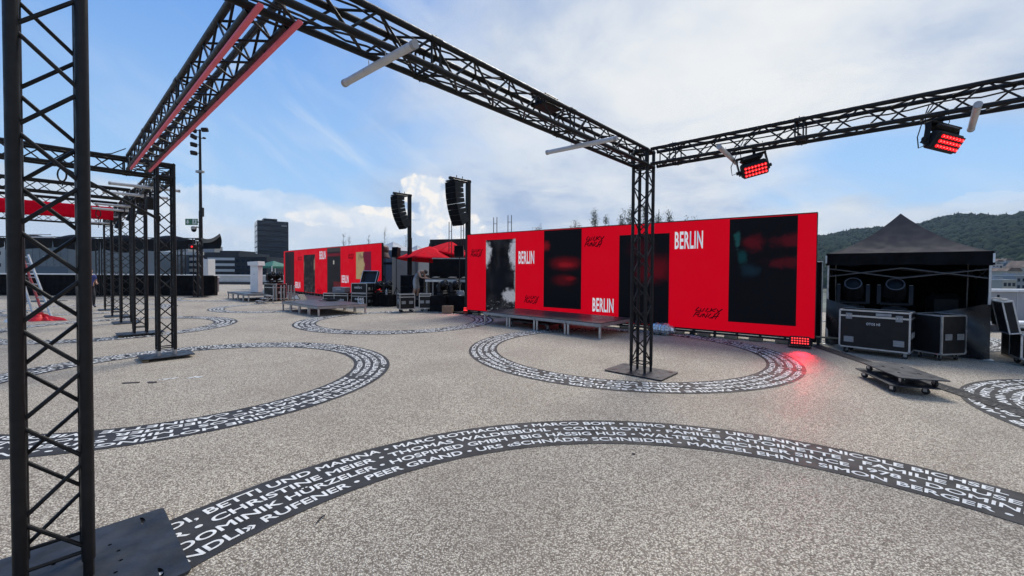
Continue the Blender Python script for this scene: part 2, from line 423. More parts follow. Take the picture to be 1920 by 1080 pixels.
NAMES = ['FAMILIE MOSER-SCHLÜER', 'THOMAS ODERMATT', 'JÜRG RUFENER', 'FAMILIE HUGGER', 'ARKAS ASCHOLA', 'WYMANN', 'LARS', 'TOM BACHOR', 'IRENE VICTOR STAUB',
         'MARCO BOPP', 'FAMILIE HOTTINGER', 'FAMILIE STAMOPOULOS', 'MIKE SUTER', 'ANKE SCHÄLLIBAUM', 'PATRIC WIEDMER', 'KARIN BOLANZ', 'PATRICK UND FAMILIE MARTI', 'CHRISTINE MEIER', 'MARC ROTHACHER']
def filler(start, natural):
    s = ''; k = start
    while True:
        s += NAMES[k % len(NAMES)] + ' • '; k += 5
        if len(s) * 0.63 >= natural: return s
# the near ring: the rows that can be read are set between surveyed end points
c = (0.97, 1.0); ro, ri = 3.715, 3.075
rg = ring(c, ri, ro)
pitch = 0.143
rows = [('DI, BETTI UND MARINA • MARC ROTHACHER • MARCO BOPP • REMO KUNZ • URS JENNY • NICOLE BICHSEL', (305, 992), (1893, 925)),
        ('R • CHRISTINE MEIER • THOMAS WALDESBÜHL • COLIN ROTH • FAMILIE ANTOINETTE • FAMILIE BUSER', (316, 1012), (1960, 960)),
        ('DOMINIK HÜRZELER • HOSPIMED GMBH • BIG HÄSSIG HUG • WALTER TREICHLER SINCE 1978 • DOMINIK', (332, 1035), (1975, 985)),
        ('NDLI» RUFENER • PEER GRAND • URS «SCHNÄDE» SCHNEIDER • MARCEL EHNI • SIMON BERGER •', (345, 1055), (1900, 975))]
for k, (s, p0, p1) in enumerate(rows):
    r = ro - 0.064 - 0.082 - k * pitch
    a0, a1 = th(c, *p0), th(c, *p1)
    if a0 < 0: a0 += 2 * math.pi
    ring_row(c, r, s, a0, a0 - a1, parent=rg, res=4)
    rest = 2 * math.pi - (a0 - a1) - 0.06
    ring_row(c, r, filler(k * 3, rest * r / (0.082 / 0.682 * 1.75)), a1 - 0.03, rest, parent=rg, res=2)
def full_ring(c, ri, ro, seed, res=2, anchor=None, texts=None):
    rg = ring(c, ri, ro); n = 4; w = ro - ri; p = w / 4.45; cap = p * 0.60
    for k in range(n):
        r = ro - (w - 3 * p - cap) / 2 - cap - k * p
        a0 = R(200 + 37 * k + seed * 50)
        if texts:
            a0 = th(c, *texts[k][1]); e = ring_row(c, r, texts[k][0], a0, None, cap, 3, 1.75, rg)
            rest = 2 * math.pi - (a0 - e) - 0.08; a0 = e - 0.04
        else: rest = 2 * math.pi - 0.05
        ring_row(c, r, filler(seed * 4 + k * 3, rest * r / (cap / 0.682 * 1.75)), a0, rest, cap, res, parent=rg)
full_ring((-5.1, 6.62), 2.42, 3.03, 1, 2, texts=[
    ('ALAIN HOFSTETTLER • FAMILIE HOTTINGER • ANKE SCHÄLLIBAUM •', (722, 690)),
    ('FAMILIE STAMOPOULOS • MIKE SUTER • KARIN UND RAFAEL', (685, 712)),
    ('BOLLIGER • PATRIC WIEDMER • BOLANZ • PATRICK', (672, 712)),
    ('ANNA LANDOLT • CABINETTE WIEDERMEIER • FAMILIE MARTI', (655, 708))])
full_ring((2.4, 9.1), 2.72, 3.32, 2, 2, texts=[
    ('HÉCTOR MORRISON • FAMILIE MOSER-SCHLÜER • THOMAS ODERMATT •', (1520, 700)),
    ('MARTINA • JÜRG RUFENER • ARKAS ASCHOLA WYMANN •', (1490, 697)),
    ('FAMILIE HUGGER • FAMILIE LARS • HAROLD', (1440, 703)),
    ('TOM BACHOR • IRENE VICTOR STAUB •', (1405, 703))])
full_ring((8.36, 3.93), 2.15, 2.80, 3, 2)
full_ring((-3.84, 14.14), 2.55, 3.22, 4, 1)
full_ring((-11.33, 11.95), 2.24, 2.88, 5, 1)
full_ring((-10.4, 18.75), 2.1, 2.70, 6, 1)
full_ring((9.9, 12.1), 2.5, 3.12, 7, 1)
full_ring((-17.6, 17.3), 2.3, 2.9, 8, 1)
full_ring((-16.6, 24.6), 2.3, 2.9, 9, 1)

# rubber cable cover crossing the floor on the right, in lengths hooked end to end
p0 = G(1532, 650); p1 = G(1923, 778); p1 = p1 + (p1 - p0).normalized() * 1.2
d = (p1 - p0); Lr = d.length; d.normalize(); ang = math.atan2(d.y, d.x)
n = 8; seg = Lr / n
mbs = MB(); h = 0.032
prof = [(-.115, 0), (.115, 0), (.06, h), (-.06, h)]
mbs.prism([(x, y) for x, y in prof], Matrix(((0, 0, 1, 0.004), (1, 0, 0, 0), (0, 1, 0, 0), (0, 0, 0, 1))), seg - 0.008)
for k in range(int(seg / 0.06)):
    mbs.box((0.03 + k * 0.06, 0, h + 0.0015), (0.02, 0.09, 0.004))
sm = mbs.mesh('segment', RUB, 0.5)
t = thing('cable_cover', 'long black rubber cable cover running from the tent past the dolly', 'cable cover', (p0.x, p0.y, 0.0), ang)
for k in range(n):
    link(sm, 'segment', t, Matrix.Translation((k * seg, 0, 0.0105)))

# small marks on the floor
def floor_scrap(name, label, cat, pts, m, h=0.006):
    mb = MB(); P = [G(*q) for q in pts]
    mb.prism([(p.x, p.y) for p in P], Matrix.Translation((0, 0, 0.002)), h)
    return tag(mb.build(name, m, smooth=0), label, cat)
SLOT = mat('tar_patch', (0.035, 0.026, 0.024), 0.8)
floor_scrap('tar_strip', 'longer dark tar strip on the floor left of the loose white scrapes', 'floor strip', [(229, 720), (262, 718), (262, 716.5), (230, 718)], SLOT)
floor_scrap('tar_strip', 'shorter dark tar strip on the floor nearest the loose white scrapes', 'floor strip', [(279, 719), (294, 718), (294, 716), (276, 716.5)], SLOT)
for lab, u0, v0, nn in (('white paint scrapes on the floor just right of the dark tar strips', 300, 713, 9), ('white paint scrapes on the floor farthest right of the dark tar strips', 357, 709, 7)):
    mb = MB()
    for k in range(nn):
        p = G(u0 + k * 3.6 + random.uniform(-1, 1), v0 - k * .45 + random.uniform(-1.2, 1.2))
        w = random.uniform(.015, .04); l = random.uniform(.02, .06); a = random.uniform(0, 3)
        mb.prism([(-l, -w * .4), (l * .6, -w * .5), (l, w * .2), (-l * .3, w * .5)], Matrix.Translation((p.x, p.y, .002)) @ Matrix.Rotation(a, 4, 'Z'), .004)
    tag(mb.build('paint_scrape', WHTL, smooth=0), lab, 'paint mark')
mb = MB(); p = G(602, 975); mb.tube([(p.x - .012, p.y - .05, .006), (p.x - .004, p.y - .01, .016), (p.x + .004, p.y + .03, .012), (p.x + .006, p.y + .055, .006)], .006, 6, [.003, .006, .005, .002])
tag(mb.build('dry_twig', SLOT), 'small dark twig lying alone on the near floor inside the big ring', 'twig')
mb = MB(); p = G(1188, 852); mb.ball((p.x, p.y, .006), .012, 8, 5, (1.6, .8, .5))
tag(mb.build('dry_leaf', SLOT), 'tiny dark leaf lying just below the near lettering band', 'leaf')

# parapets at the roof edge
PAR = mat('grey_render', (0.33, 0.33, 0.34), 0.8, 0.0, 0.1, 1.2)
PARW = mat('pale_concrete', (0.50, 0.50, 0.49), 0.75, 0.0, 0.1, 0.8)
t = thing('parapet_wall', 'grey rendered parapet with white coping right of the black tent', 'parapet', (13.6, 15.3, 0))
mb = MB(); mb.box((13.2, 0, 0.53), (26.4, 0.28, 1.06)); mb.build('wall', PAR, t, 0)
for k in range(11):
    mb = MB(); mb.box((1.2 + k * 2.4, 0, 1.11), (2.385, 0.42, 0.10), bev=.012); mb.build('coping', WHT, t)
for k in range(10):
    mb = MB(); mb.box((2.4 + k * 2.4, -.146, 0.53), (.02, .012, 1.06)); mb.build('joint_cover', PARW, t, 0)
t = thing('parapet_wall', 'long white parapet along the far left edge of the terrace', 'parapet', (-62, 46.4, 0))
mb = MB(); mb.box((37, 0, 0.46), (74, 0.3, 0.92)); mb.build('wall', PARW, t, 0)
mb = MB(); mb.box((37, -.25, 0.14), (74, 0.2, 0.28)); mb.build('plinth', mat('dark_plinth', (0.05, 0.05, 0.052), 0.7), t, 0)
for k in range(19):
    mb = MB(); mb.box((2 + k * 4, -.02, 0.99), (3.985, 0.46, 0.14), bev=.015); mb.build('coping', WHT, t)
p = G(1882, 622)
t = thing('low_ledge', 'low dark ledge with a white top in front of the right parapet', 'ledge', (11.6, p.y, 0))
mb = MB(); mb.box((6, 0.2, 0.10), (12, 0.36, 0.20)); mb.build('base', mat('dark_plinth', (0.05, 0.05, 0.052), 0.7), t, 0)
mb = MB(); mb.box((6, 0.18, 0.245), (12, 0.44, 0.09), bev=.02); mb.build('top', WHT, t)

# ------------------------------------------------------------------ truss kit
CC, CR, BR = 0.24, 0.0275, 0.0105         # chord spacing, chord radius, brace radius
STEP = 0.25
_tm = {}
def brace_mesh(step, flip):
    k = (round(step, 4), flip)
    if k not in _tm:
        mb = MB(); a, b = (-CC / 2, CC / 2) if not flip else (CC / 2, -CC / 2)
        mb.cyl((0.012, a * .92, CC / 2), (step - 0.012, b * .92, CC / 2), BR, 8); _tm[k] = mb.mesh('brace', TRD)
    return _tm[k]
def chord_mesh(L):
    k = ('c', round(L, 4))
    if k not in _tm:
        mb = MB(); mb.cyl((0, 0, 0), (L, 0, 0), CR, 14); _tm[k] = mb.mesh('chord', TR)
    return _tm[k]
def splice_mesh():
    if 's' not in _tm:
        mb = MB(); q = CC / 2
        for x in (-.045, .045):
            for i in range(4):
                T = Matrix.Rotation(i * math.pi / 2, 4, 'X'); mb.cyl(T @ Vector((x, -q, q)), T @ Vector((x, q, q)), BR * .95, 8)
        for y in (-q, q):
            for z in (-q, q):
                mb.cyl((-.055, y, z), (.055, y, z), CR * 1.18, 12); mb.cyl((0, y, z - .042), (0, y, z + .042), .007, 6)
        _tm['s'] = mb.mesh('splice', TR)
    return _tm['s']
def end_mesh():
    if 'e' not in _tm:
        mb = MB(); q = CC / 2
        for i in range(4):
            T = Matrix.Rotation(i * math.pi / 2, 4, 'X'); mb.cyl(T @ Vector((.05, -q, q)), T @ Vector((.05, q, q)), BR, 8)
        _tm['e'] = mb.mesh('end_frame', TR)
    return _tm['e']
def truss(parent, M, L, splices=(), detail=True, step=STEP, skip=0.06):
    """box truss along local X of M, 0..L"""
    q = CC / 2
    for y, z in ((-q, -q), (q, -q), (q, q), (-q, q)):
        link(chord_mesh(L), 'chord', parent, M @ Matrix.Translation((0, y, z)))
    n = max(2, int(round((L - 2 * skip) / step))); st = (L - 2 * skip) / n
    if detail:
        for face in range(4):
            T = Matrix.Rotation(face * math.pi / 2, 4, 'X')
            for k in range(n):
                fl = (k + face % 2) % 2
                link(brace_mesh(st, fl == 1), 'brace', parent, M @ T @ Matrix.Translation((skip + k * st, 0, 0)))
    else:
        mb = MB()
        for face in range(4):
            T = Matrix.Rotation(face * math.pi / 2, 4, 'X')
            for k in range(n):
                a, b = (-q, q) if (k + face % 2) % 2 == 0 else (q, -q)
                mb.cyl(T @ Vector((skip + k * st, a, q)), T @ Vector((skip + k * st + st, b, q)), BR, 6, caps=False)
        o = mb.build('bracing', TRD, parent, M=M); o['kind'] = 'stuff'
    for x in (0.0, L - .1): link(end_mesh(), 'end_frame', parent, M @ Matrix.Translation((x, 0, 0)))
    for x in splices: link(splice_mesh(), 'splice', parent, M @ Matrix.Translation((x, 0, 0)))
UPM = Matrix(((0, 0, -1, 0), (0, 1, 0, 0), (1, 0, 0, 0), (0, 0, 0, 1)))      # local X -> up
_plates = {}
def base_plate_mesh(w, d, rich):
    k = (w, d, rich)
    if k not in _plates:
        holes = []
        if rich:
            for sx in (-1, 1):
                for sy in (-1, 1):                       # hand holes near the corners, bolt holes towards the middle
                    cx, cy = sx * (w / 2 - .10), sy * (d / 2 - .13); hole = []
                    for i in range(9):
                        a = R(180 * i / 8) if sy > 0 else R(180 + 180 * i / 8); hole.append((cx + .055 * math.cos(a), cy + .022 * math.sin(a)))
                    holes.append(hole)
                    for q in ((.17, .06), (.17, .17), (.06, .2)):
                        holes.append([(sx * q[0] + .011 * math.cos(R(60 * i)), sy * q[1] + .011 * math.sin(R(60 * i))) for i in range(6)])
        me = curve_mesh('base_plate', rounded(w, d, .03), holes, .012); me.materials.append(PLATE); _plates[k] = me
    return _plates[k]
def foot_mesh(silver):
    k = ('f', silver)
    if k not in _tm:
        mb = MB(); q = CC / 2
        mb.cyl((0, 0, 0), (0, 0, .10), CR * .82, 10)
        _tm[k] = mb.mesh('spigot', ALU if silver else TR)
    return _tm[k]
def tower(label, a, b, top=3.72, plate=(.9, .62), rich=False, detail=True, silver=False, poff=(0, 0), shim=None, group='truss towers of the pergola', rz=RZ, xy=None):
    p = AB(a, b) if xy is None else Vector((xy[0], xy[1], 0))
    t = thing('truss_tower', label, 'truss tower', (p.x, p.y, 0), rz, group)
    z0 = .018 if not shim else .058
    if shim:
        mb = MB()
        for sx in (-1, 1): mb.box((poff[0] + sx * (plate[0] / 2 - .2), poff[1] - plate[1] / 2 + .06, .022), (.30, .09, .036))
        mb.build('timber_shim', WOOD, t, 0)
    link(base_plate_mesh(plate[0], plate[1], rich), 'base_plate', t, Matrix.Translation((poff[0], poff[1], z0)))
    for y in (-CC / 2, CC / 2):
        for z in (-CC / 2, CC / 2): link(foot_mesh(silver), 'spigot', t, Matrix.Translation((y, z, z0 + .006)))
    zs = z0 + .10
    truss(t, Matrix.Translation((0, 0, zs)) @ UPM, top - .29 - zs, detail=detail)
    mb = MB(); q = CC / 2                                # corner block that takes the beams
    for z in (top - .29 + .025, top - .025):
        for i in range(4):
            T = Matrix.Rotation(i * math.pi / 2, 4, 'Z'); mb.cyl(T @ Vector((-q - .02, q, z)), T @ Vector((q + .02, q, z)), CR, 12)
        mb.cyl((-q, -q, z), (q, q, z), BR, 8)
    for x in (-q, q):
        for y in (-q, q):
            mb.cyl((x, y, top - .29), (x, y, top - .01), CR, 12); mb.cyl((x, y, top - .02), (x, y, top + .012), .009, 6)
    mb.build('corner_block', TR, t)
    return t
def beam(label, p, q, zc=3.575, splices=(), detail=True, group='overhead truss beams'):
    p = Vector((p.x, p.y, 0)); q = Vector((q.x, q.y, 0)); d = q - p
    t = thing('truss_beam', label, 'truss beam', (p.x, p.y, zc), math.atan2(d.y, d.x), group)
    truss(t, Matrix.Identity(4), d.length, splices, detail)
    return t

# the near tower stands face-on at the left edge; its plate is turned a little
tower('huge near truss tower filling the left edge of the photo', 3.32, -0.005, plate=(.9, .92), rich=True, poff=(.02, .05))
tower('truss tower standing alone in front of the red screen wall', 3.09, 6.67, plate=(1.0, .72), rich=True)
tower('tallest looking of the row of towers on the left, silver spigots at its foot', 10.2, 1.44, top=3.68, plate=(.62, .78), silver=True, shim=True, poff=(.02, 0))
tower('second tower of the left row, on a plate raised on timber shims', 14.15, 1.49, top=3.68, plate=(.62, .9), shim=True)
tower('third tower of the left row, half hidden by the second', 17.64, 1.53, detail=False)
tower('fourth tower of the left row', 20.2, 1.51, detail=False)
tower('last and smallest tower of the left row, near the walking person', 23.53, 1.53, detail=False)
# beams
beam('thick near beam sloping down from the top left to the middle tower', AB(3.08, 0.16), AB(3.08, 6.50), splices=(2.1, 4.2))
beam('beam running right from the middle tower with two red floodlights', AB(2.91, 6.67), AB(-2.3, 6.67), splices=(.35, 2.0, 4.2))
beam('beam with red strips running away to the left row of towers', AB(3.24, 1.03), AB(10.0, 1.03), zc=3.57, splices=(2.4, 4.8))
beam('cross beam on top of the first tower of the left row', AB(10.2, 1.27), AB(10.2, -4.2), zc=3.535, splices=(.35, 2.8))
beam('cross beam on top of the second tower of the left row', AB(14.15, 1.32), AB(14.15, -4.2), zc=3.535, detail=False)
beam('cross beam wrapped in red cloth on the third tower of the left row', AB(17.64, 1.36), AB(17.64, -4.6), detail=False)
beam('cross beam on the fourth tower of the left row, behind the red cloth', AB(20.2, 1.34), AB(20.2, -4.6), detail=False)
beam('farthest cross beam, on the last tower of the left row', AB(23.53, 1.36), AB(23.53, -4.8), detail=False)
for a0, a1, lab in ((10.37, 13.98, 'first'), (14.32, 17.47, 'second'), (17.81, 20.03, 'third'), (20.37, 23.36, 'last')):
    beam('%s stretch of the lengthwise beam joining the tops of the left row of towers' % lab, AB(a0, 1.48), AB(a1, 1.5), zc=3.535 if a0 < 12 else 3.555, detail=(a0 < 12))
# knee brace under the first cross beam
t = thing('knee_brace', 'slanting black knee brace between the first left tower and its cross beam', 'brace')
mb = MB(); mb.cyl(AB(10.05, .02, 3.40), AB(10.05, 1.32, 2.62), .026, 10); mb.build('tube', TR, t)
for q in (AB(10.05, .02, 3.40), AB(10.05, 1.32, 2.62)):
    mb = MB(); mb.box(q, (.09, .07, .11), RZ, bev=.01); mb.build('clamp', TR, t)
# red strips under the away beam
for db, lab in ((-.12, 'left of the two red strips hanging under the beam to the left towers'), (.12, 'right of the two red strips hanging under the beam to the left towers')):
    mb = MB(); p, q = AB(3.0, 1.03 + db, 0), AB(9.55, 1.03 + db, 0)
    t = thing('red_strip', lab, 'red strip', (p.x, p.y, 3.385), math.atan2((q - p).y, (q - p).x), 'red strips under the beam')
    L = (q - p).length; k = 5
    for i in range(k):
        mb = MB(); mb.box((L * (i + .5) / k, 0, .003 * math.sin(i * 3)), (L / k - .004, .036, .024), bev=.005); mb.build('strip_length', REDSTRIP, t)
    mb = MB()
    for i in range(14): mb.cyl((L * (i + .5) / 14, 0, .02), (L * (i + .5) / 14, 0, .08), .008, 6)
    mb.build('clip', TR, t)
# red cloth round the third cross beam
t = thing('red_banner', 'red cloth banner stretched along the third cross beam of the left structure', 'banner')
mb = MB()
def bf(u, v):
    b = 1.25 - 6.0 * u; p = AB(17.44, b); z = 3.54 - .39 * v + .01 * math.sin(u * 40) * v
    return (p.x + .008 * math.sin(u * 55 + v * 3), p.y, z)
mb.grid(bf, 60, 4)
o = mb.build('cloth', REDBAN, t, 3.0); o.modifiers.new('thick', 'SOLIDIFY').thickness = .006
# white tubes (unlit LED tubes) tied under the beams
def led_tube(p, q, lab):
    p = Vector(p); q = Vector(q); t = thing('light_tube', lab, 'light tube', p, 0, 'white light tubes tied to the trusses'); d = q - p
    mb = MB(); mb.cyl((0, 0, 0), d, .031, 14); mb.build('tube', TUBE, t)
    n = d.normalized()
    mb = MB()
    for s_ in (-.004, d.length - .03):
        mb = MB(); mb.cyl(n * s_, n * (s_ + .034), .0335, 14); mb.build('end_cap', mat('grey_plastic', (.36, .36, .37), .5), t)
    for f in (.38, .62):
        mb = MB(); c_ = d * f; mb.tube([c_ + Vector((0, 0, -.03)), c_ + Vector((0, .02, .03)), c_ + Vector((0, .01, .085))], .004, 5); mb.build('tie', mat('white_cord', (.6, .6, .58), .7), t)
led_tube(AB(3.64, 1.77, 3.365), AB(2.62, 1.81, 3.365), 'nearest white tube under the near beam, at the top of the photo')
led_tube(AB(3.60, 4.68, 3.365), AB(2.56, 4.75, 3.365), 'second white tube under the near beam, left of the middle tower')
led_tube(AB(1.71, 5.95, 3.365), AB(1.76, 6.98, 3.365), 'short looking white tube on the right beam beside the left floodlight')
led_tube(AB(-.61, 6.12, 3.365), AB(-.66, 7.12, 3.365), 'white tube on the right beam beside the right floodlight')
for i, (a, b, w) in enumerate(((11.3, 1.5, 1.0), (12.7, 1.5, 1.0), (15.2, 1.5, 1.0), (16.4, 1.5, 1.0), (18.6, 1.5, 1.0), (21.5, 1.5, 1.0))):
    led_tube(AB(a, b - w * .75, 3.36), AB(a, b + w * .35, 3.36), 'far white tube %s of the six under the lengthwise beam of the left row' % ('nearest', 'second nearest', 'third nearest', 'third farthest', 'second farthest', 'farthest')[i])
# slings with loops hanging from the left cross beams
def sling(p, drop, lab):
    t = thing('hanging_sling', lab, 'sling', p, 0, 'slings hanging from the left cross beams')
    mb = MB(); pts = [(0, 0, .1)]
    for i in range(13):
        a = R(90 - 360 * i / 12); pts.append((.075 * math.cos(a), 0, -.13 + .11 * math.sin(a)))
    pts.append((0, 0, .1)); mb.tube([Vector((x * A2.y + 0, x * .3, z)) for x, y, z in pts], .012, 6); mb.build('loop', TR, t)
    mb = MB(); mb.tube([(0, 0, -.24), (.015, 0, -.24 - drop * .5), (0, 0, -.24 - drop)], .008, 5); mb.build('tail', TR, t)
sling(AB(10.1, .12, 3.36), .08, 'sling hanging near the knee brace of the first left tower')
sling(AB(10.1, -.42, 3.36), .9, 'sling with a long tail under the first cross beam, seen through the near tower')
sling(AB(14.0, .55, 3.36), .9, 'sling with a long tail under the second cross beam beside the red banner')
sling(AB(14.0, -.55, 3.36), .3, 'sling under the second cross beam seen through the near tower')
sling(AB(16.9, .9, 3.4), .3, 'sling in front of the right end of the red banner')

# LED floodlights
def flood(name, label, p, rz, tilt, roll, hang=True, w=.345, h=.205, group='red LED floodlights'):
    """faces local -Y"""
    t = thing(name, label, 'floodlight', p, rz, group)
    T = Matrix.Rotation(roll, 4, 'Y') @ Matrix.Rotation(tilt, 4, 'X')
    mb = MB(); mb.box((0, 0, 0), (w, .12, h), bev=.025); mb.box((0, .085, .0), (w * .8, .07, h * .75), bev=.03)
    for k in range(8): mb.box((-w * .34 + k * w * .097, .125, 0), (.008, .03, h * .6))
    mb.build('housing', BLKP, t, M=T)
    mb = MB(); mb.box((0, -.064, 0), (w * .92, .01, h * .84), bev=.004); mb.build('faceplate', BLK, t, M=T)
    ml = MB(); mc = MB()
    for i in range(7):
        for j in range(3):
            x = (i - 3) * w * .122; z = (j - 1) * h * .26
            ml.lathe([(.019, 0), (.019, .008), (.013, .014), (.0, .016)], 10, Matrix.Translation((x, -.068, z)) @ Matrix.Rotation(R(90), 4, 'X'))
            mc.lathe([(.007, 0), (.005, .004), (0.0, .005)], 8, Matrix.Translation((x, -.082, z)) @ Matrix.Rotation(R(90), 4, 'X'))
    ml.build('led_lens_array', LED, t, M=T); mc.build('led_core_array', LEDB, t, M=T)
    Rr = Matrix.Rotation(roll, 4, 'Y')
    if hang:
        mb = MB()
        for s_ in (-1, 1):
            mb.box((s_ * (w / 2 + .018), .03, .07), (.016, .06, .24), bev=.004); mb.cyl((s_ * (w / 2 + .0), .03, 0), (s_ * (w / 2 + .055), .03, 0), .026, 10)
        mb.box((0, .03, .195), (w + .052, .10, .022), bev=.005)
        mb.box((0, .02, .155), (w * .86, .14, .07), bev=.03); mb.build('yoke', BLKP, t, M=Rr)
        mb = MB(); mb.cyl((0, .03, .19), (0, .03, .275), .02, 8); mb.box((0, .03, .30), (.06, .05, .09), bev=.01); mb.build('clamp', BLKP, t)
        mb = MB()
        mb.tube([(-w * .4, .05, .42), (-w * .62, .05, .25), (-w * .85, .04, .05), (-w * .8, .04, -.07), (-w * .5, .05, -.03)], .006, 6)
        mb.tube([(-w * .2, .05, .45), (-w * .5, .06, .3), (-w * .45, .06, .1), (-w * .3, .08, .08)], .006, 6)
        mb.tube([(w * .3, .04, .4), (w * .42, .05, .25), (w * .3, .05, .19)], .004, 5)
        mb.build('cable', RUB, t)
    else:
        mb = MB()
        for s_ in (-1, 1): mb.box((s_ * (w / 2 + .012), .02, -.06), (.012, .05, h * .8), bev=.003)
        mb.box((0, .02, -h / 2 - .03), (w + .036, .2, .014), bev=.003); mb.build('floor_bracket', BLKP, t)
    return t
pf = G(1417, 316, 3.16)
flood('led_floodlight', 'red LED floodlight hanging left on the right-hand beam, tilted left', AB(1.47, 6.78, 3.19), R(-18), R(28), R(-14))
flood('led_floodlight', 'red LED floodlight hanging right on the right-hand beam, tilted right', AB(-.42, 6.78, 3.19), R(8), R(28), R(9))
# dimmer box and cables lying in the near beam
t = thing('power_box', 'black power box sitting in the near beam above the red wall', 'power box', AB(3.10, 4.02, 3.735), RZ)
mb = MB(); mb.box((0, 0, 0), (.18, .27, .12), bev=.02); mb.box((0, 0, -.07), (.22, .34, .02), bev=.005); mb.build('housing', BLKP, t)
mb = MB(); mb.box((0, -.21, .02), (.12, .03, .06), bev=.01); mb.cyl((-.06, .2, 0), (-.06, .26, -.05), .012, 6); mb.build('socket', RUB, t)
def cable(name, label, pts, r=.008, m=RUB, cat='cable'):
    mb = MB(); mb.tube(pts, r, 6); return tag(mb.build(name, m), label, cat, 'black cables in the trusses')
def wig(a0, b0, a1, b1, z, n, amp, seed):
    rd = random.Random(seed); return [AB(a0 + (a1 - a0) * i / n + rd.uniform(-amp, amp) * .6, b0 + (b1 - b0) * i / n, z + rd.uniform(-amp, amp)) for i in range(n + 1)]
for k, (da, z, lab) in enumerate(((.10, 3.50, 'black cable lying along the far lower chord of the near beam'), (.02, 3.49, 'black cable looping along the middle of the near beam'), (-.07, 3.66, 'black cable tied under the top chord of the near beam'))):
    cable('truss_cable', lab, wig(3.08 + da, .3, 3.08 + da, 6.4, z, 34, .022, k), .009)
cable('truss_cable', 'black cable lying in the right-hand beam', wig(2.7, 6.68, -2.2, 6.66, 3.60, 26, .02, 9), .009)
cable('truss_cable', 'black cable lying in the beam with the red strips', wig(3.3, 1.1, 9.9, 1.08, 3.60, 30, .035, 11), .012)
cable('truss_cable', 'thick black cable loom in the lengthwise beam of the left row', wig(10.4, 1.45, 23, 1.5, 3.5, 40, .05, 12), .03)
cable('truss_cable', 'black cable arching off the left end of the red strip beam', [AB(9.6, .85, 3.72), AB(9.9, .7, 3.66), AB(10.1, .55, 3.66), AB(10.2, .4, 3.67)], .008)
for i, (a, lab) in enumerate(((12.0, 'nearest'), (13.4, 'second'), (15.6, 'third'), (18.8, 'farthest'))):
    t = thing('black_spotlight', '%s black unlit spotlight hanging in the left row of towers' % lab, 'spotlight', AB(a, 1.45, 3.16), R(30 * i), 'black spotlights under the lengthwise beam')
    mb = MB(); mb.cyl((0, 0, -.16), (.06, -.05, .08), .10, 12, .085); mb.build('head', BLKP, t)
    mb = MB(); mb.cyl((0, 0, .02), (0, 0, .22), .02, 8); mb.box((0, 0, .21), (.2, .06, .03), bev=.008)
    for s_ in (-1, 1): mb.box((s_ * .11, 0, .09), (.014, .05, .24))
    mb.build('yoke', BLKP, t)
# ------------------------------------------------------------------ LED walls
SCREEN_RED = mat('led_screen_red', (0.006, 0.002, 0.002), 0.6, 0.0, 0.0, 1, spec=0.08, emit=srgb(190, 0, 26), estr=0.88)
INKR = mat('led_screen_dark_logo', (0.006, 0.002, 0.003), 0.6, spec=0.08, emit=(0.016, 0.0, 0.001), estr=1)
def letter_white():
    m = bpy.data.materials.new('led_screen_white'); m.use_nodes = True; t = NT(m.node_tree); b = m.node_tree.nodes['Principled BSDF']
    o = t.n('ShaderNodeTexCoord').outputs['Object']; sp = t.n('ShaderNodeSeparateXYZ'); m.node_tree.links.new(o, sp.inputs[0])
    nz = t.noise(t.comb(t.m('MULTIPLY', sp.outputs[0], 14.0), t.m('MULTIPLY', sp.outputs[2], 0.6)), 1.0, 3, 0.6)
    c = t.mix(t.smooth(nz, 0.46, 0.62), srgb(206, 212, 222), srgb(150, 182, 208))
    b.inputs['Base Color'].default_value = (.01, .01, .01, 1); b.inputs['Specular IOR Level'].default_value = .1; t.put(b.inputs['Emission Color'], c); b.inputs['Emission Strength'].default_value = 0.88
    return m
LETW = letter_white()
def picture_mat(name, w, h, paint, strength=1.0):
    m = bpy.data.materials.new(name); m.use_nodes = True; t = NT(m.node_tree); b = m.node_tree.nodes['Principled BSDF']
    o = t.n('ShaderNodeTexCoord').outputs['Object']; sp = t.n('ShaderNodeSeparateXYZ'); m.node_tree.links.new(o, sp.inputs[0])
    x = t.m('DIVIDE', sp.outputs[0], w); y = t.m('DIVIDE', sp.outputs[2], h)
    c = paint(t, x, y, o)
    b.inputs['Base Color'].default_value = (.004, .004, .005, 1); b.inputs['Roughness'].default_value = .6; b.inputs['Specular IOR Level'].default_value = .10
    t.put(b.inputs['Emission Color'], c); b.inputs['Emission Strength'].default_value = strength
    return m
K = (0.0012, 0.0012, 0.0018, 1)
def soft(t, x, y, *p, n=None, k=0.0, lo=0.0, hi=0.8):
    f = t.blob(x, y, *p)
    if n is not None: f = t.m('ADD', f, t.m('MULTIPLY', t.m('SUBTRACT', n, .5), k))
    return t.smooth(f, lo, hi)
